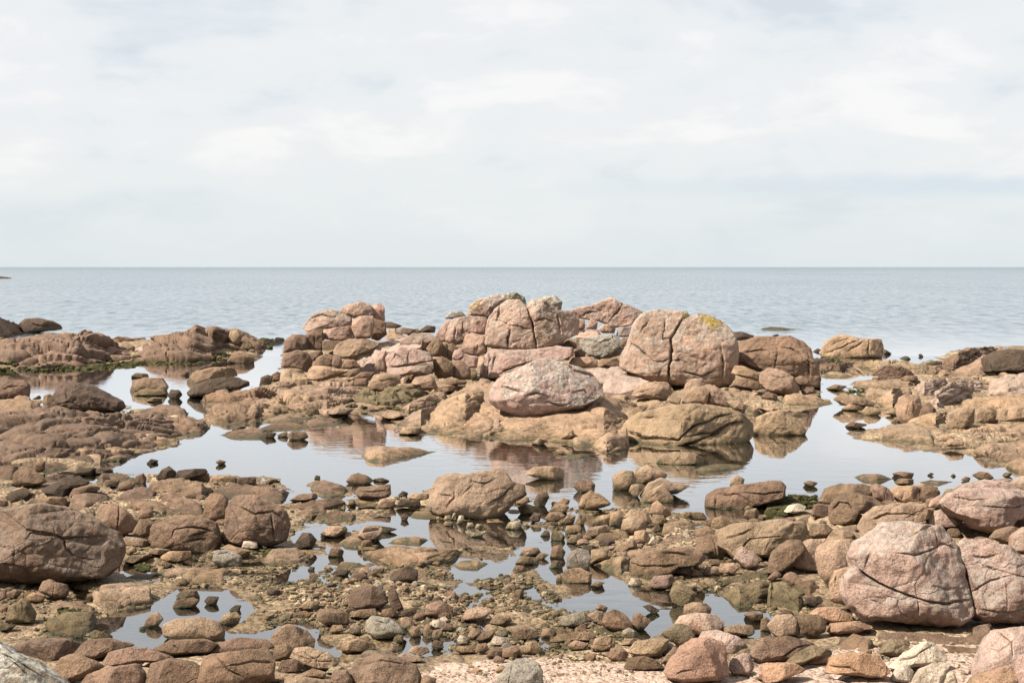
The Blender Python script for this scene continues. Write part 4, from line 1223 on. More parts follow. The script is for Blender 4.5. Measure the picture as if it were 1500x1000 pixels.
G b b - 578,564 600,535 700,525 787,515 793,574 770,594 700,605 600,594|600,555 700,560 780,550|flat-topped block with a dark overhang in the pool|f=3
G m b - 318,550 330,500 400,490 470,510 543,550 522,580 440,590 380,580|360,540 480,540|brown ledge at the lower shore of the main pool|v=.5
G b d - 340,480 350,462 375,468 378,485|||
G m b - 195,605 250,575 350,568 362,592 250,613|||
G m b - 150,650 330,600 500,598 525,620 400,655 250,660|||v=.8
G m b - 225,697 300,640 400,645 410,680 330,705|||v=.5
G m b - 335,728 370,680 480,668 593,695 565,740 420,745||gravel-topped brown shelf left of the flat-topped block|v=.9
G m t - 525,605 600,595 700,598 722,640 600,645|||
G b t - 695,655 740,600 822,600 803,648|||
G b d - 818,645 850,600 960,610 968,642 860,650|||
G b d - 830,578 860,555 893,565 882,588|||
G b t - 888,594 920,565 1012,570 1012,604 940,612|||
G m t - 900,710 930,670 1020,660 1090,690 1080,718 960,712|||
G b d - 845,700 870,685 897,700 880,727 855,722|||
P b t - 628,742 629,716 637,700 655,693 685,694 705,692 725,687 736,686 744,693 750,704 770,709 771,723 752,732 745,742 720,757 690,757 662,753 641,748|695,705 710,708 725,702;655,742 665,727 665,720;642,722 660,725;681,720 692,710;720,735 735,728 750,712|big tan boulder alone below the main pool|f=5
G b d - 222,876 270,800 320,800 358,840 333,890 260,896||pointed dark stone in the shallow flow|f=4
G m t - 378,795 430,760 520,760 543,785 480,816 400,810|||v=.9
G m t - 595,810 640,760 720,760 753,790 705,835 640,845|||v=.9
G b d - 700,790 720,760 780,765 832,778 760,800|||
G m t - 478,860 560,810 640,825 693,855 620,890 520,885|||v=.9
G m t - 768,864 830,820 940,815 1013,840 960,870||low gravelly bar in the shallow flow|v=.9
G m t - 615,905 760,872 900,876 1060,896 1210,905 1150,960 1000,1000 780,1010 700,965 640,935|700,920 900,930;980,960 1100,920|large flat tan shelf in the shallow flow|v=.5
G b b - 420,930 440,890 480,880 515,905 503,940|||
G m t - 20,960 100,890 240,880 330,930 250,980 100,1000|||v=.9
# --- H: stones in and below the pool
H b t - 72,450 130,415 270,410 308,440 303,484 240,490 130,467|230,440 260,450|flat pale rock in the dark reflection of the pool|
H b t - 230,327 270,312 320,322 290,339 240,338|||
H m o - 288,352 340,338 475,340 400,364 320,364|||
H m t - 113,264 160,245 213,258 160,280|||
H m t - 332,275 370,240 440,233 512,250 485,293 380,303||smooth pale ledge left of the layered ledge boulder|v=0
H m o - 1068,432 1120,412 1200,400 1300,402 1360,420 1200,440 1120,444||submerged olive slab breaking the right reflection|v=.3
H b b - 357,524 390,490 460,492 490,515 483,554 400,562|400,530 480,530|small dark-bellied boulder left of the pale cone|
H b t - 438,562 460,545 488,555 470,566|||
H b t - 386,640 410,580 450,555 520,575 582,625 480,652 420,666||pale cone-shaped rock in the pool|
H b t - 588,530 588,470 640,433 710,438 733,490 690,532 620,550||rounded left boulder of the pool pair|
H b t - 708,480 718,430 790,401 842,430 915,455 900,472 790,500 730,505||humped right boulder of the pool pair|
H b t - 683,554 700,520 760,512 772,540 725,590|||
H b t - 733,585 800,510 870,478 950,510 1052,520 960,562 870,560 780,590|||
H b t - 743,606 800,555 880,520 948,580 943,620 820,620|800,600 860,560|low fan-shaped rock in front of the pool pair|
H b t - 676,630 690,618 720,624 715,642 690,645|||
H b t - 1272,525 1283,480 1320,463 1363,485 1352,525||small ball-like stone behind the long split ledge|
H b b - 1127,630 1138,580 1200,543 1350,518 1500,500 1580,498 1605,530 1590,590 1500,615 1400,630 1300,655 1160,645|1195,570 1188,645;1350,560 1480,575 1590,560;1195,570 1330,570 1400,620|long split brown ledge at the lower right of the pool|f=4
H b t - 983,700 1010,675 1120,680 1148,712 1000,720||low pale slab in the pool left of the long split ledge|
H b t - 1358,700 1370,665 1430,655 1450,680 1440,720 1380,725|||
H b t - 1350,660 1380,640 1415,645 1400,662|||
H b b - 1120,755 1140,720 1180,710 1200,740 1160,765|||
H b t - 1160,770 1180,715 1230,700 1290,740 1290,775 1210,780|||
H b t - 803,690 820,630 850,610 902,650 938,690 902,710 830,700||upright tan stone at the top of the rubble bank|
H b t - 818,740 825,690 890,695 908,738 830,755|||
H b t - 567,750 578,690 630,663 665,680 645,758|||
H b t - 465,738 500,700 582,688 575,750 490,756|||
H b t - 648,710 700,663 800,678 823,740 785,760|||
H b t - 638,780 648,720 700,698 783,720 785,785 700,806||rounded tan stone in the middle of the rubble bank|
H b t - 706,850 718,790 780,780 813,830 793,866 730,868|||
H b w - 790,872 830,815 845,870|||
H b t - 798,785 860,752 883,790 830,806|||
H m t - 875,815 890,745 960,733 1062,745 1075,772 980,806||flat tan slab at the top of the rubble bank|
H b d - 123,620 150,575 200,560 220,590 193,630 150,644||dark egg-shaped stone beside the lone boulder|
H b t - 27,650 80,628 163,650 153,686 60,690|||
H b t - 207,674 260,628 333,635 323,670 250,685|||
H b t - 257,624 300,595 343,610 323,644|||
H b t - 187,716 220,680 293,678 313,702 240,735|||
H b t - 287,735 330,688 373,700 363,735 310,747|||
H b t - 352,756 400,688 438,695 423,750|||
H b d - 102,716 130,680 173,690 163,734 115,740|||
H b t - 20,620 40,592 95,590 110,615 60,632|||
H b t - 422,818 450,768 560,753 583,782 480,828|||
H m t - 470,830 520,793 640,793 713,820 660,840 520,850||flat slab in the rubble bank|
H b t - 307,806 318,758 400,753 413,788|||
H b t - 315,850 350,810 410,810 425,845 370,862|||
H b t - 405,835 420,815 470,815 475,840|||
H b d - 162,815 190,785 220,790 225,820|||
H b o - 225,830 235,790 280,785 312,820 300,845 250,840|||
H b t - 575,908 620,868 722,836 738,872 660,902 600,925|||
H m t - 635,930 700,888 780,888 840,858 960,795 1075,828 1085,880 900,915 760,950|||v=.6
H b d - 1030,800 1050,785 1070,800 1060,815|||
H b b - 1070,830 1090,775 1150,760 1200,790 1190,830|||
# --- L rubble and foreground right of centre
L b b - 678,355 688,280 760,240 900,213 1050,208 1112,235 1133,275 1102,305 985,315 905,376 800,386 720,378|690,300 760,315 900,310 970,300;900,235 1040,250|long dark-bellied slab at the edge of the lower pool|f=3
L m t - 465,305 560,270 700,255 690,345 640,378 560,348|||v=.5
L b b - 1076,228 1088,150 1160,128 1242,145 1284,255 1232,276 1140,256|1180,150 1200,260|brown blocky boulder in the right rubble|f=3
P b t - 1043,795 1050,778 1075,768 1110,765 1145,760 1175,765 1185,785 1165,803 1140,815 1100,818 1070,818 1058,805|1060,790 1090,780 1100,775;1080,810 1100,790 1140,785|long tan boulder in the right rubble|f=4
L b p - 1298,275 1320,213 1345,198 1400,223 1452,265 1424,316 1370,333||small pink cube-like block in the right rubble|f=6
L b d - 952,356 978,313 1052,318 1043,376|||
L b t - 1038,360 1060,328 1108,345 1093,376 1050,376|||
L b t - 1117,366 1138,318 1202,318 1214,354 1150,376|||
L b t - 1207,350 1218,298 1302,293 1334,320 1294,370|||
L b t - 1140,310 1160,275 1215,275 1220,305|||
L m o - 1115,468 1200,400 1320,360 1500,305 1620,320 1500,410 1300,430 1200,468|1180,440 1350,390 1480,360|olive-tan ledge dipping to the lower pool|v=.6
L m o - 1190,480 1300,425 1480,405 1580,470 1450,548 1330,566 1260,510|1260,480 1400,450;1360,500 1470,470|layered olive ledge at the right of the lower pool|v=.6
L b p - 802,426 830,373 940,363 960,400 905,446 830,446||pink oval stone at the edge of the lower pool|
L b o - 922,476 943,423 1000,420 1084,475 1064,526 990,544 940,516|960,450 1040,480|cracked olive stone standing in the lower pool|f=4
L b w - 678,416 700,383 762,398 769,428 700,430|||
L b w - 1045,435 1060,412 1085,415 1080,440|||
L b g - 316,306 326,240 380,208 452,220 464,270 443,326 360,331|370,215 400,310|upright grey-brown block at the centre of the shore|f=5
L b d - 408,240 418,188 458,193 466,262 440,284|||
L b b - 220,258 238,200 280,188 314,230 294,268|||
L b t - 36,250 70,208 152,203 174,236 100,254||flat tan stone in the shallow flow|
L b t - 16,296 50,253 152,268 164,292 60,304|||
L b t - 122,270 170,233 219,245 180,274|||
L b b - 206,326 250,278 304,290 294,326|||
L b b - -4,345 20,308 70,312 98,343|||
L b t - 452,296 468,218 560,213 604,240 565,276|||
L b t - 266,388 310,333 400,322 469,360 464,406 390,410 300,406||low brown rock with a clear reflection in the lower pool|
L b t - 255,400 265,362 290,365 292,405|||
L m p - 455,415 500,400 545,410 500,432|||
L b t - 996,598 1008,540 1060,522 1140,533 1169,560 1154,602 1060,598 1020,612||oval pale rock at the near edge of the lower pool|
L b p - 945,660 980,608 1080,592 1200,598 1249,650 1204,698 1100,722 1000,698||rounded pink-brown boulder at the near edge of the lower pool|
L b o - 872,706 960,652 1030,658 1074,720 1044,778 980,788 920,750||olive stone leaning behind the large pink foreground boulder|f=3
L b r - 890,930 918,870 985,780 1060,743 1170,737 1243,758 1269,850 1272,935 1200,985 1100,994 980,992 905,968|960,950 1000,930 1060,925;1000,820 1060,790|large salmon boulder on the sand in the foreground|f=4
L b p 968 1085,740 1118,698 1200,692 1320,728 1379,780 1374,826 1292,862 1240,850 1150,800||pinkish boulder behind the large salmon boulder|
L b t - 1185,708 1240,668 1330,656 1414,663 1424,702 1392,726 1280,722||cream flat-topped rock right of the pink-brown boulder|
L b r - 526,648 543,590 600,568 662,590 704,650 694,698 620,702 550,680|560,680 590,650 660,660|orange-tan round boulder at the near edge of the lower pool|
L b b - 702,668 708,600 740,586 814,635 774,672 715,688||brown tooth-like stone standing in the lower pool|
L b g - 260,656 300,608 422,576 439,640 385,672 320,668||grey-brown slanted slab stone by the gravel|f=4
L b t - 436,600 500,573 543,590 543,655 480,646|||
L b t - 486,566 510,535 564,555 548,586|||
L b d - 762,548 810,540 866,570 832,592|||
L b g - 636,738 648,690 690,676 734,700 739,740||smooth mauve-grey stone near the orange-tan boulder|
L b t - 230,758 260,718 380,695 504,705 475,752 340,752 280,772|||
L b t - 326,778 370,748 454,770 424,806 340,806|||
L b t - 461,798 488,735 560,720 609,745 604,798 520,814||tan loaf stone on the gravel left of the pebbled gap|
L b t - 636,778 660,738 744,738 704,780|||
L b t - 675,818 720,758 840,733 924,740 905,808 850,848 760,848||broad tan rock left of the olive leaning stone|
L b b - 556,848 578,795 640,783 684,830 654,876 590,868|||
L b g - 876,836 915,763 953,770 914,840|||
L b t - 860,888 910,828 960,783 974,800 924,886|||
L b b - 650,918 678,850 770,842 854,868 896,910 780,924||long brown rock half buried in the pink sand|
L b p - 1266,918 1288,853 1360,822 1404,830 1420,905 1384,952 1290,948||pale pink boulder right of the large salmon boulder|f=3
L b p - 1426,968 1448,890 1500,878 1544,900 1546,985 1470,992|||
L b t - 0,752 0,680 60,662 154,690 154,728 100,752 20,752|||
L b t - 56,816 78,760 140,750 174,790 164,828 80,832|||
L b t - 166,730 178,683 240,673 269,690 244,726|||
L b t - -6,838 -6,780 50,778 74,810 54,848|||
L b t - 300,790 310,755 345,750 355,785|||
L b b - 215,790 230,765 275,765 280,795|||
L b b - 1385,840 1400,800 1440,760 1520,740 1560,800 1540,870 1450,880|||
L b b - 370,690 400,655 440,650 445,680|||
L m o - 440,690 520,670 640,680 640,715 520,715|||
L b b - 1455,680 1460,630 1490,610 1520,640 1510,690|||
L m b - 1360,600 1400,580 1470,590 1470,625 1400,620|||
P b g - 716,1040 728,993 745,968 770,962 784,966 796,982 800,1040|750,968 745,1000 752,1020|pale greenish-grey angular rock at the bottom edge|f=6
# --- I: right middle
I m b - 500,234 560,218 640,216 744,245 640,268 560,258||flat brown islet in the right pool, largest of the row|
I m b - 732,212 780,200 849,210 832,234 760,224|||
I m b - 736,260 780,240 849,245 832,268|||
I m b - 886,264 950,245 1085,260 1000,285 920,278||narrow brown islet at the right of the row|
I b d - 932,218 955,207 974,216 950,226|||
I b d - 1068,226 1085,214 1102,225 1085,230|||
I b b - 1130,248 1160,229 1188,240 1172,260|||
I b b - 1194,222 1240,200 1290,205 1326,235 1262,254||rounded brown islet at the right end of the pool|
I m b - 1372,218 1400,205 1432,215 1400,224|||
I m b - 207,268 240,255 291,268 250,284||small brown islet near the weedy shore|
I b b - -20,380 -10,270 30,257 70,262 100,290 98,340 60,375||brown square end rock beside the weedy shore|
I b w - 88,440 120,398 180,388 226,405 204,435 150,450||bright cream oval stone on the dark weed|
I b t - 136,462 180,428 244,440 224,470 160,478|||
I b b - 295,380 338,300 420,273 560,273 624,300 580,345 440,360 360,395||low brown boulder at the shore of the right pool|
I b b - 565,350 578,290 640,273 702,300 744,360 704,398|600,300 680,370||
I b b - 360,508 356,400 420,343 500,323 600,343 674,390 640,440 520,450 480,510|370,430 420,380 470,390 500,440|hollow brown boulder with a dark cave-like underside|f=3
I b t - 695,325 758,283 850,283 904,340 894,398 780,393 740,360|790,320 780,385||
I b b - 890,352 905,290 960,281 1009,320 1004,355 932,392 905,380|||
I b p - 940,408 955,370 1010,338 1034,350 1014,405 970,416|||
I b t - 845,286 900,270 944,285 900,315|||
I b b - 250,460 270,395 330,385 360,400 355,470 300,475|||
I m b - 130,500 220,465 350,480 370,510 200,515|||
I b b - 20,490 40,465 100,465 110,490|||
I b t - 524,610 520,540 565,460 640,408 760,388 880,393 974,430 960,480 850,495 700,515 600,580|600,480 700,440 860,450;820,465 880,435|long sloping tan boulder behind the domed boulder|f=3 l=.1
I b p - 1010,388 1065,330 1180,298 1300,300 1500,318 1640,330 1640,450 1425,485 1385,540 1290,562 1200,530 1150,488 1060,440|1080,350 1180,370 1290,360;1270,400 1420,420 1500,400|big smooth pink boulder at the right edge|f=3 r=1.3
I b p 726 1070,335 1130,280 1260,250 1380,263 1474,310 1440,335 1180,345||rounded pink back behind the big smooth boulder|
I b p - 1420,300 1430,262 1500,225 1640,240 1640,320 1450,320|||
I b p - 930,510 938,450 1010,423 1080,448 1150,490 1090,526 980,532||egg-shaped pink stone left of the big smooth boulder|
I b p - 1050,545 1120,498 1200,506 1250,545 1130,562|||
I b b - 1295,590 1338,540 1430,518 1505,540 1470,640 1380,620||brown rock between the two large right boulders|y=.3
I b p - 1415,660 1428,580 1500,528 1640,540 1640,680 1470,675|||
I b p - 1400,525 1438,440 1500,396 1640,400 1640,540||pink rock wedged at the right edge|
I b b - -10,640 -10,500 90,498 134,560 120,610 40,660|||
I b b - 96,580 108,493 200,488 244,560 190,592|||
I b t - 236,582 248,508 340,506 380,540 374,588||rounded tan end of a low ledge behind the rubble|
I m t - 335,600 380,525 535,508 530,580 440,608|||
I b b - -10,795 25,670 110,600 204,598 216,660 150,745 60,800||reddish-brown leaning slab, left end of the right pile|f=3
I b t - 96,710 118,650 200,618 250,588 340,600 370,630 300,680 294,790 200,788 120,750||smooth tan boulder with a single pit in the right pile|f=2
I b t - 276,710 288,640 360,603 480,593 540,610 505,680 505,760 410,790 355,875 300,800|||f=3
I b t 905 356,950 354,850 400,778 510,753 545,780 460,840 445,985 385,970|400,790 395,860|upright tan slice between two rounded boulders|f=3
# domed boulder and right neighbour
I b p 925 426,905 436,830 500,765 488,700 520,620 620,560 700,510 800,488 900,503 1040,518 1092,590 1134,700 1169,850 1174,960 1162,1044 1085,1104 900,1090 700,1070 540,1054 460,990|500,745 565,800 650,860 760,908 900,948 1050,978 1170,950;690,660 780,680 870,692 1000,645 1010,620 1090,650;600,670 570,760;960,870 1030,890 1140,880;870,930 860,860 900,800;880,950 885,1030;610,955 700,990;1000,640 985,560|huge domed pink granite boulder split by a long low crack, lichen on its crown|f=2 l=.45 k=.62 e=4 q=1
I b p 925 1100,645 1180,578 1300,598 1420,638 1560,700 1660,800 1660,1055 1400,1088 1220,1072 1172,1040 1185,900 1160,770 1126,700|1200,695 1280,700 1360,680;1270,750 1380,790 1560,830;1190,920 1300,840 1420,810;1390,840 1410,1010;1180,995 1300,1020 1420,1025 1560,995|great cracked pink boulder at the right edge beside the dome|f=5 l=.4 k=.62
# --- M lower right
M m o - -10,560 0,400 60,388 110,400 210,490 220,560 185,600 100,570|60,420 140,480 180,560|yellow-olive ledge left of the huge dome|v=.3
M m b - 75,400 90,365 180,378 270,398 324,460 245,492 180,480 120,425|150,400 200,400||v=.2
M b b - -10,390 50,338 85,368 20,404|||
M b b - 105,350 115,325 160,330 165,350|||
M b d - 205,535 230,500 310,490 325,520 260,560|||
M b r - 235,600 300,556 400,556 494,600 484,638 360,645||flat salmon rock under the left of the huge dome|
M b w - 490,610 500,588 545,615 540,635 500,632|||
M b b - 175,640 182,605 215,595 300,600 344,640 334,696 260,735 200,710||cream-topped stone beside the mottled boulder|
M b t - -6,660 50,600 140,596 194,650 184,716 60,737 15,700||mottled tan boulder at the end of the lower pool|f=4
M b r - 345,700 365,648 520,636 624,670 510,706 400,716|||
M m b - 590,755 660,690 800,688 1000,700 1160,715 1200,670 1300,650 1344,680 1300,810 1100,800 900,785 700,775|820,700 1000,740 1160,760;1170,690 1160,770|brown ledge running under the huge dome|v=.4
M m b - 400,770 500,705 614,745 629,805 590,838 440,815||smooth brown slab before the huge dome|v=0
M m b - 415,770 430,735 520,725 540,770|||
M b b - -20,858 -20,738 120,722 260,757 304,778 180,830 90,878|80,860 180,790 290,770|long brown slab at the edge of the pale sand|
M b o - 86,890 155,828 260,777 375,808 385,834 270,858 180,892||olive slab at the edge of the pale sand|
M b o - 636,825 715,742 844,748 846,775 742,848||olive-grey tilted slab before the huge dome|f=4
M m b - 1000,800 1020,770 1250,790 1250,830 1060,825|||
M b w - 694,908 778,838 930,757 992,768 1051,858 994,878 860,903 740,926|740,880 860,840 960,780|long white-topped block on the pale sand|f=5
M b w - 709,985 758,900 810,878 855,932 824,998||upright pale stone in front of the white-topped block|f=4
M b w - 812,1030 888,918 980,878 1078,888 1036,945 985,1030||pale slanting slab at the bottom edge|f=5
M b w - 980,1030 1040,922 1094,940 1115,1030|||f=4
M b r - 225,888 280,848 374,832 345,888|||
M b r - 336,938 355,890 370,848 480,822 640,836 711,930 655,970 540,962 440,948|360,890 480,910 540,950;650,900 690,930|salmon fish-shaped rock on the pale sand|f=3
M b r - -30,996 -30,880 150,886 226,925 120,962 40,994||low salmon rock half sunk in the pale sand|
M b p - 1196,970 1202,900 1258,780 1340,688 1440,673 1640,678 1640,820 1464,860 1445,960 1300,972|1340,690 1430,760 1440,850|large smooth pink boulder at the lower right corner|f=4
M b r - 1120,1060 1200,965 1390,898 1450,950 1450,1060||salmon slab at the bottom right corner|
M b p - 1444,1060 1450,900 1480,838 1640,800 1640,1060||rounded pink boulder cut by the right edge|
M b d - 1170,945 1180,925 1200,930 1195,948|||
# --- J: left bottom
J b b - 228,462 248,405 290,390 320,408 390,423 407,462 392,502 330,512 260,478|316,410 305,500|twin-lobed brown stone beneath the huge left boulder|
J b b 845 -10,390 20,345 50,328 120,328 154,358 134,396|||
J b b - 26,492 78,448 134,458 94,510|||
J b t - 136,500 198,468 275,490 244,526 180,528|||
J b o - 41,632 58,550 120,498 162,518 210,590 204,648 100,648|100,520 90,600|grey-olive stone in the left mud|f=4
J m t - 275,560 340,508 480,518 555,555 545,586 420,598 300,580|320,550 420,540|flat pale slab in the left mud|v=.3
J b o - -20,698 -10,650 95,658 60,690|||
J b b - -20,530 -10,465 30,460 40,500|||
J b b - -10,590 0,545 45,555 40,590|||
J m o - 220,705 280,640 400,598 565,600 570,640 505,680 535,725 430,745 300,735|300,680 450,660|olive weedy shelf beside the brown puddle|v=.8
J b o - 525,705 560,688 656,720 622,744 540,744|||
J m t - 505,480 600,438 760,418 870,438 905,500 885,548 700,575 580,575 540,525|600,480 750,450;640,540 800,500|tan crusty shelf above the brown puddle|v=.9
J m b - 715,385 800,353 905,358 895,390 740,395|||
J b b - 1026,486 1078,448 1152,458 1170,490 1080,505||upper small rock in the lower left pool|
J b b - 1012,550 1028,515 1130,498 1169,515 1132,550 1040,557||lower small rock in the lower left pool|
J b t - 846,656 868,605 920,583 960,625 922,656 870,668||round stone alone in the lower left pool|
J b b - 813,674 850,664 853,682 825,687|||
J b t - 950,688 958,655 1060,618 1180,612 1282,638 1326,690 1314,748 1160,752 1010,732 966,715||large flat oval rock in the lower left pool|f=3
J b d - 1336,572 1378,543 1414,543 1402,575|||
J b t - 1286,642 1308,600 1380,578 1414,610 1394,646 1320,652|||
J b d - 1196,516 1218,490 1284,493 1268,530 1225,540|||
J b g - 1244,280 1258,223 1340,217 1414,258 1419,304 1320,322|1270,250 1330,235 1400,270|pale speckled stone right of the fist boulder foot|f=3
J b t - 1288,206 1340,188 1474,228 1424,274 1380,240|||
J b t - 936,262 988,228 1112,227 1119,262 1054,296 980,292||flat tan stone below the fist boulder|
J b t - 926,306 958,283 1014,305 984,328|||
J m t - 866,234 920,208 994,220 960,244|||
J b t - 731,236 788,198 804,230 760,250|||
J m t - 726,278 790,248 884,248 822,290|||
J b t - 730,190 735,140 800,148 885,168 865,206 780,208|||
J b w - 1416,208 1428,168 1504,168 1514,212 1450,218|||
J b o - 1125,262 1130,250 1145,252 1145,264|||
J m t - 1000,400 1120,330 1300,320 1400,360 1300,420 1100,430|||v=1
J m t - 880,360 1000,320 1200,315 1240,350 1060,385|||v=1
J b b 968 50,860 85,770 200,738 340,735 490,768 500,800 430,840 365,870 315,935 180,900||smooth brown ledge boulder, left of the bottom left ledges|f=3
J b b - 425,835 515,745 640,738 785,773 700,815 570,870 470,865|470,850 560,850 620,810|smooth brown lobe under the lower left pool|f=2
J b b - 300,945 355,850 430,828 560,866 610,900 510,965 400,1010|||f=3
J b b - 590,895 638,818 760,786 860,798 1018,850 1005,876 860,872 720,902|||
J b b - 430,1060 515,950 640,908 800,888 850,940 850,1060||brown rounded ledge at the bottom left|f=3
J b b - 845,960 878,888 1000,856 1130,876 1210,920 1190,1000 1060,1060 870,1060||brown ledge lobe at the bottom, left of the long furrowed one|f=3
J b b - 890,805 1000,748 1200,742 1278,770 1240,816 1000,842|1000,770 1050,800||
J b b - 1200,815 1280,768 1400,733 1560,738 1612,790 1500,810 1300,830||flat brown ledge below the large flat oval rock|
J b b - 1160,1000 1185,855 1220,828 1500,800 1612,850 1612,980 1400,1060 1200,1060|1260,830 1330,920 1420,960;1330,900 1480,870 1600,880|long furrowed brown ledge at the bottom left|f=4
J b g - -120,1080 -120,745 -20,750 30,800 120,840 220,880 300,930 360,970 420,1010 430,1080|0,820 120,880 250,960;60,870 180,960|white and black lichened rock in the bottom left corner|f=4 l=1
# --- K: bottom middle
K b t - 86,795 92,720 140,668 200,652 290,688 349,740 344,803 240,800 150,800||round tan boulder at the edge of the near stream|
K b b - 96,850 108,780 180,768 224,800 204,860 120,868|||
K b t - 196,850 228,793 300,788 420,818 486,880 454,918 360,928 280,900|300,830 360,870 450,870|cracked loaf-like rock beside the near stream|f=4
K b b - 126,925 148,868 230,856 285,900 244,944 160,944|||
K b b - -10,798 -6,745 30,768 28,800|||
K b b - -50,975 -40,830 0,798 60,788 104,850 104,945 30,975||brown boulder at the bottom, left of the near stream|f=3
K b t - 36,1000 118,943 244,943 204,976 100,1012|||
K b t - 236,960 330,913 415,935 405,972 300,968|||
K b w - 406,940 440,903 504,903 494,948|||
K b t - 70,1060 180,962 300,966 445,985 465,1060||pale flat rock at the bottom edge|
K b b - 436,990 448,925 530,918 566,975 560,1050 460,1050||brown round rock left of the large bottom boulder|
K b b - 550,965 566,880 640,848 720,828 840,848 943,890 976,960 970,1040 800,1050 580,1040|600,880 740,860 880,880|large smooth brown boulder at the bottom, left of the sand|f=3 k=.8
K b b - 955,1040 978,953 1056,970 1050,1040|||
K b t - 466,786 498,753 600,736 694,763 704,796 640,822 540,822||flat oval pale stone beside the near stream|
K b g - 636,696 636,630 680,600 780,617 864,680 885,714 800,742 700,738|680,620 760,650|grey-green smooth boulder on the gravel|f=3
K b b - 358,616 368,570 450,562 534,588 549,645 490,668 400,658||olive-grey boulder with a pale top on the gravel|f=3
K b b - 541,552 546,480 600,433 680,428 754,458 779,525 722,568 620,575||largest dark brown boulder on the gravel|f=4
K b g - 666,440 700,416 744,423 749,470|||
K b b - 776,506 771,438 812,438 854,540 874,564 822,588 788,546|||
K b d - 781,386 808,343 900,310 949,338 949,406 882,421 820,417||dark pyramid-like stone between gravel and stream|f=5
K b t - 896,696 918,663 962,673 969,714 920,727|||
K b t - 971,696 1000,668 1039,690 1024,725 985,720|||
K b t - 1026,726 1038,688 1087,683 1099,715 1062,745|||
K b b - 1026,780 1043,748 1092,753 1102,787 1060,802||round brown cobble alone in the near puddle|
K b o - 801,746 818,713 862,718 866,752 820,762|||
K b t - 776,798 798,753 839,770 834,816 790,818|||
K b t - 886,816 918,783 1002,788 1022,817 960,842||flat round stone by the near puddle|
K b w - 1011,656 1038,628 1112,633 1124,672 1050,686||smooth cream stone on the gravel|
K b b - 1086,696 1108,648 1159,648 1154,696|||
K b d - 846,608 878,563 944,558 939,606 880,620|||
K b b - 985,598 1008,538 1080,513 1154,553 1154,612 1060,616||rounded brown boulder on the right of the gravel|f=3
K b t - 1201,628 1228,578 1300,548 1384,563 1354,616 1260,637||tan tilted boulder on the right of the gravel|f=4
K b t - 1366,648 1398,603 1484,598 1504,640 1440,662|||
K b w - 1176,746 1198,718 1254,738 1244,776 1190,772|||
K b b - 1286,748 1328,698 1404,688 1384,736 1320,762|||
K b t - 1236,728 1258,678 1324,678 1314,726 1270,746|||
K b w - 1366,768 1398,723 1494,738 1474,786 1400,782|||
K b w - 1166,696 1188,668 1234,680 1217,710|||
K b t - 1160,810 1180,780 1270,785 1290,820 1210,830|||
K b t - 1285,810 1295,770 1350,765 1365,800 1330,830|||
K b b - 1346,848 1378,783 1444,793 1439,856||small square brown stone on the pink sand|f=6
K b b - 1431,850 1448,798 1504,783 1544,800 1524,856|||f=5
K b r - 1236,945 1280,908 1334,923 1292,954||flat pink flake on the pink sand|
K b p - 536,698 558,658 612,663 619,714 560,716|||
K b t - 426,698 448,658 504,658 524,692 460,710|||
K b t - 246,558 298,518 374,518 354,566 280,576|||
K b d - 436,356 488,328 559,338 534,371 460,376|||
K b d - 300,335 315,318 345,320 340,340|||
K b b - 540,612 600,570 700,562 720,600 640,625|||
K b b - 200,600 260,575 330,590 310,620 230,625|||
K b d - 60,470 70,450 140,455 140,480 90,490|||
K m p - 575,860 640,805 760,790 830,830 760,850 640,855|||
K b p - 820,850 860,825 960,835 980,870 900,880|||
K b b - 725,600 740,570 800,560 840,600 780,625|||
K b t - 660,235 720,215 760,225 740,240|||
K b b - 1050,375 1060,350 1100,355 1100,385|||
K m t - 1150,310 1200,280 1300,275 1365,300 1300,335 1190,330|||v=.8
K m t - 470,330 500,290 600,290 650,320 560,330|||v=.9
K b t - 1030,300 1050,285 1080,290 1075,315|||
P b w - 650,762 652,755 660,754 661,761|||
P b w - 659,762 664,751 668,751 669,760|||
P b w - 668,766 672,755 679,754 680,760 674,767|||
P b w - 680,776 686,780 699,779 714,776 705,785 688,786|||
P b w - 740,772 745,765 758,762 765,768 758,775|||
P b t - 648,768 652,763 664,764 664,770|||
P b w - 682,772 685,765 693,765 694,771|||
P b w - 695,773 698,767 706,767 706,773|||
A b d - -40,104 0,99 18,102 45,104 75,108 40,112 -40,112||dark sliver of reef near the horizon at the far left|v=0
"""

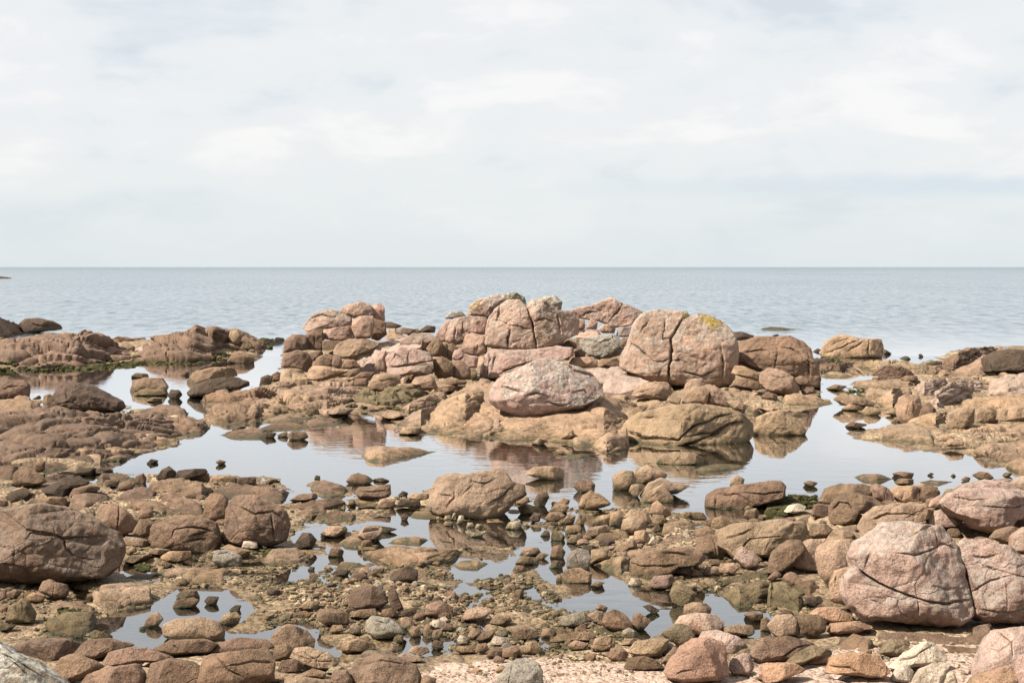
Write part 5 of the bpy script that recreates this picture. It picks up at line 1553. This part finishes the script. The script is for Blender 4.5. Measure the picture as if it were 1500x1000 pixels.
ROCKS = parse()
marks = []
sh = {}
for e in ROCKS:
    if e['label']:
        sh.setdefault(short(e['label']), []).append(e)
for k, v in sh.items():
    for e in v:
        ph = k if len(v) == 1 else e['label']
        if len(ph.split()) <= 6:
            p = np.array(e['poly']); lo, hi = p.min(0), p.max(0)
            marks.append(((lo[0] + hi[0]) / 2, (lo[1] + hi[1]) / 2, hi[0] - lo[0], hi[1] - lo[1], ph))
namer = Namer(marks)
TRIS = 0
for i, e in enumerate(ROCKS):
    pw_ = np.ptp(np.array(e['poly'])[:, 0])
    if e['kind'] == 'm' and pw_ < 42 and e['g'] is None:
        e['op'].setdefault('k', 2.2); e['op'].setdefault('f', 1); e['op'].setdefault('e', 2.1)
        e['poly'] = [(a, b + (2.0 if b > np.mean([q[1] for q in e['poly']]) else 0)) for a, b in e['poly']]
        P, F, base, w, h = boulder(e, 1000 + i)
    else:
        P, F, base, w, h = (boulder if e['kind'] == 'b' else ledge)(e, 1000 + i)
    TRIS += 2 * len(F)
    if e['kind'] == 'm':
        name, cat, noun = 'rock_ledge', 'rock ledge', 'ledge'
        if w < 40: name, cat, noun = 'flat_rock', 'flat rock', 'flat rock'
    elif w >= 55: name, cat, noun = 'boulder', 'boulder', 'boulder'
    elif w >= 30: name, cat, noun = 'rock', 'rock', 'rock'
    else: name, cat, noun = 'stone', 'stone', 'stone'
    r = np.random.RandomState(5000 + i)
    me = mesh_from(name, P - np.array(base), F, GRANITE)
    me.set_sharp_from_angle(angle=math.radians(30 if e['kind'] == 'b' else 50))
    o = link(name, me, base)
    c = colour(e['tone'], r)
    o.color = (*c, 1)
    o['lichen'] = float(e['op'].get('l', 0.25 if e['tone'] in 'pg' and w > 50 else 0.0))
    o['ochre'] = float(e['op'].get('y', 0.0))
    tag(o, e['label'] or None, cat)
    lichen_patches(o, e, P, F, base)
    if not e['label']:
        pl = np.array(e['poly']); m = (pl.min(0) + pl.max(0)) / 2
        if noun == 'flat rock': noun = 'rock'
        namer.add(o, m[0], m[1], w, w / max(h, 1), e['tone'], noun)
print("rocks", len(ROCKS), "tris", TRIS)

# ------------------------------------------------------------------ cobbles and gravel
def stone_shape(n, seed):
    S, F = cube_sphere(n)
    r = np.random.RandomState(seed)
    P = S * np.array([1.0, r.uniform(.6, .9), r.uniform(.38, .68)])
    for j in range(7):
        nn = r.normal(size=3); nn /= np.linalg.norm(nn)
        pr = P @ nn; hh = pr.max() * r.uniform(.60, .86)
        P = P - nn * (np.maximum(pr - hh, 0) * 0.9)[:, None]
    P = P + S * (0.07 * fbm(S * 1.6 + seed, 2))[:, None]
    return P, F


GRAVEL_PX = [  # polygon, share of the scatter, size factor
    ([(385, 850), (470, 840), (600, 822), (700, 845), (760, 830), (800, 860), (880, 895), (930, 935), (800, 960), (690, 960), (560, 920), (470, 930), (390, 915), (370, 880)], 0.46, 1.0),
    ([(760, 730), (860, 725), (1000, 745), (1030, 790), (940, 830), (840, 830), (790, 790), (740, 760)], 0.10, 1.1),
    ([(180, 790), (330, 790), (470, 810), (520, 830), (400, 870), (340, 860), (220, 850)], 0.09, .9),
    ([(0, 860), (200, 850), (240, 880), (160, 930), (0, 940)], 0.06, .9),
    ([(380, 720), (620, 722), (780, 745), (780, 800), (760, 850), (600, 830), (420, 780)], 0.09, .8),
    ([(600, 962), (800, 950), (1150, 950), (1500, 925), (1520, 1010), (600, 1010)], 0.10, .7),
    ([(960, 780), (1180, 830), (1200, 880), (1140, 940), (1110, 925), (1100, 880), (1000, 860), (930, 840)], 0.05, 1.0),
    ([(0, 690), (400, 700), (420, 790), (180, 800), (0, 760)], 0.05, 1.0),
]


def scatter(total, seed):
    r = np.random.RandomState(seed)
    X, Y, S = [], [], []
    for poly, share, sf in GRAVEL_PX:
        wp = to_world(poly, 0.05)
        xs = [p[0] for p in wp]; ys = [p[1] for p in wp]
        n = int(total * share * 3)
        x = r.uniform(min(xs), max(xs), n); y = r.uniform(min(ys), max(ys), n)
        k = inside(x, y, wp)
        x = x[k][:int(total * share)]; y = y[k][:int(total * share)]
        X.append(x); Y.append(y); S.append(np.full(len(x), sf))
    X = np.concatenate(X); Y = np.concatenate(Y); S = np.concatenate(S)
    Z = height(X, Y)
    cl = noise(np.stack([X * 1.3, Y * 1.3, X * 0], 1) + 5)
    k = (Z > -0.06) & (cl > -0.45) & ((Z > 0.002) | (r.rand(len(Z)) < 0.30))
    return X[k], Y[k], Z[k], S[k]


# single cobbles: the largest loose stones between the traced ones
cob_mesh = []
for k in range(14):
    P, F = stone_shape(9, 70 + k)
    cob_mesh.append(mesh_from("pebble", P, F, GRANITE))
X, Y, Z, S = scatter(520, 3)
keep = Z > -0.012
X, Y, Z, S = X[keep], Y[keep], Z[keep], S[keep]
r = np.random.RandomState(8)
sel = r.permutation(len(X))[:290]
tones = 'tttbbbbpwgdo'
for q in sel:
    sz = float(S[q] * np.clip(r.lognormal(math.log(0.062), 0.38), 0.035, 0.15))
    o = link("pebble", cob_mesh[r.randint(14)], (float(X[q]), float(Y[q]), float(Z[q]) + sz * 0.22))
    o.rotation_euler = (r.uniform(-.3, .3), r.uniform(-.3, .3), r.uniform(0, 6.28))
    o.scale = (sz, sz, sz * r.uniform(.8, 1.25))
    t_ = tones[r.randint(len(tones))]
    o.color = (*colour(t_, r), 1)
    tag(o, None, 'pebble')
    px, py = project(np.array([[X[q], Y[q], Z[q]]]))
    namer.add(o, float(px[0]), float(py[0]), 2 * sz * FPX / float(Y[q]), 1.7, t_, 'pebble')
namer.finish()


def heap(name, X, Y, Z, R_, mat, n, nvar, seed, label, flat=1.0, tone=None):
    r = np.random.RandomState(seed)
    shapes = [stone_shape(n, 200 + seed * 31 + k) for k in range(nvar)]
    Fb = shapes[0][1]; nv = len(shapes[0][0])
    V = np.zeros((len(X), nv, 3), np.float32)
    a = r.uniform(0, 6.28, len(X)); var = r.randint(0, nvar, len(X))
    tl = r.uniform(-.4, .4, len(X))
    for k in range(nvar):
        m = var == k
        P = shapes[k][0][None] * R_[m][:, None, None]
        P = P * np.array([1, 1, flat])
        ca, sa = np.cos(a[m])[:, None], np.sin(a[m])[:, None]
        ct, st = np.cos(tl[m])[:, None], np.sin(tl[m])[:, None]
        x, y, z = P[..., 0], P[..., 1], P[..., 2]
        y, z = y * ct - z * st, y * st + z * ct
        V[m] = np.stack([x * ca - y * sa, x * sa + y * ca, z], -1)
    V += np.stack([X, Y, Z + R_ * 0.12 * flat], -1)[:, None, :]
    F = (Fb[None] + (np.arange(len(X)) * nv)[:, None, None]).reshape(-1, 4)
    me = mesh_from(name, V.reshape(-1, 3), F, mat, smooth=False)
    o = link(name, me)
    tag(o, label, kind='stuff')
    if tone is not None:
        o.color = (*tone, 1); o['lichen'] = 0.0; o['ochre'] = 0.0
    return len(F) * 2


X, Y, Z, S = scatter(15500, 21)
r = np.random.RandomState(9)
sz = S * np.clip(r.lognormal(math.log(0.026), 0.50, len(X)), 0.011, 0.085)
part = r.randint(0, 4, len(X))
for k, (tn, nm) in enumerate(((TONES['t'], 'tan'), (TONES['b'], 'brown'), ((0.36, 0.29, 0.20), 'pale'), ((0.215, 0.165, 0.098), 'olive-tan'))):
    m = part == k
    TRIS += heap("gravel", X[m], Y[m], Z[m], sz[m], GRANITE, 2, 10, 40 + k, f"loose {nm} gravel and small pebbles strewn over the tidal flat", tone=tn)

# rubble of fist to head size on the banks, too many to count singly
def rubble(polys, n, lo, hi, seed, label, tone):
    global TRIS
    r = np.random.RandomState(seed)
    X, Y = [], []
    for poly in polys:
        wp = to_world(poly, 0.05)
        xs = [p[0] for p in wp]; ys = [p[1] for p in wp]
        x = r.uniform(min(xs), max(xs), n); y = r.uniform(min(ys), max(ys), n)
        k = inside(x, y, wp); X.append(x[k]); Y.append(y[k])
    X = np.concatenate(X); Y = np.concatenate(Y); Z = height(X, Y)
    k = Z > -0.02
    X, Y, Z = X[k], Y[k], Z[k]
    R_ = np.exp(r.uniform(math.log(lo), math.log(hi), len(X)))
    TRIS += heap("rubble", X, Y, Z, R_, GRANITE, 4, 8, seed, label, tone=tone)


rubble([[(0, 600), (300, 625), (230, 660), (100, 690), (0, 695)]], 90, .08, .25, 51, "broken brown rock fragments littering the left bank", TONES['b'])
rubble([[(440, 550), (600, 550), (900, 555), (1190, 560), (1100, 590), (900, 590), (600, 585), (430, 575)]], 200, .12, .36, 52, "tan rock fragments filling gaps between the island boulders", TONES['t'])
rubble([[(1250, 560), (1400, 530), (1560, 520), (1560, 690), (1450, 680), (1330, 620)]], 110, .10, .3, 53, "tan rock fragments in the clefts of the right bank", TONES['t'])
rubble([[(0, 490), (400, 490), (400, 520), (300, 530), (0, 545)]], 220, .15, .5, 54, "small dark rocks crowning the far left banks", TONES['b'])
rubble([[(1130, 730), (1500, 700), (1520, 900), (1180, 900), (1060, 780)]], 260, .06, .22, 55, "brown stones wedged between the right boulders", TONES['b'])
rubble([[(150, 690), (420, 700), (430, 790), (180, 780)]], 100, .06, .18, 56, "brown stones wedged between the left boulders", TONES['b'])

rubble([[(1505, 560), (2300, 540), (2300, 1000), (1510, 1000)]], 900, .08, .45, 57, "tan boulders and rubble strewn along the shore past the right edge", TONES['t'])
rubble([[(-5, 560), (-800, 540), (-800, 1000), (-5, 1000)]], 900, .08, .45, 58, "brown boulders and rubble strewn along the shore past the left edge", TONES['b'])

# seaweed: low ragged mats along the tide line
WEED_PX = [
    ([(0, 520), (0, 545), (150, 541), (300, 532), (380, 522), (330, 519), (160, 530), (60, 527)], 620, .22),
    ([(345, 490), (372, 485), (398, 495), (398, 512), (372, 515)], 150, .25),
    ([(1125, 728), (1195, 726), (1200, 740), (1150, 762), (1122, 760)], 420, .07),
    ([(1235, 575), (1262, 568), (1272, 580), (1250, 586)], 60, .12),
    ([(1190, 525), (1260, 525), (1250, 535), (1195, 534)], 90, .14),
    ([(500, 588), (600, 592), (600, 600), (510, 600)], 160, .12),
    ([(85, 895), (130, 895), (135, 912), (95, 912)], 110, .05),
    ([(195, 825), (220, 826), (218, 834), (198, 833)], 60, .045),
    ([(830, 968), (885, 966), (880, 980), (830, 982)], 50, .018),
    ([(930, 985), (1010, 985), (1010, 998), (930, 998)], 60, .018),
    ([(790, 950), (830, 950), (830, 958), (790, 958)], 40, .018),
    ([(380, 805), (430, 805), (430, 822), (385, 824)], 60, .045),
]
X, Y, R_ = [], [], []
r = np.random.RandomState(77)
for poly, n, s_ in WEED_PX:
    wp = to_world(poly, 0.02)
    xs = [p[0] for p in wp]; ys = [p[1] for p in wp]
    x = r.uniform(min(xs), max(xs), n * 2); y = r.uniform(min(ys), max(ys), n * 2)
    k = inside(x, y, wp)
    x, y = x[k][:n], y[k][:n]
    X.append(x); Y.append(y); R_.append(s_ * r.uniform(.6, 1.5, len(x)))
X = np.concatenate(X); Y = np.concatenate(Y); R_ = np.concatenate(R_)
TRIS += heap("seaweed", X, Y, height(X, Y) + 0.02, R_, WEED, 2, 8, 60, "dark olive seaweed matted along the tide line", flat=0.6)
print("total tris", TRIS)
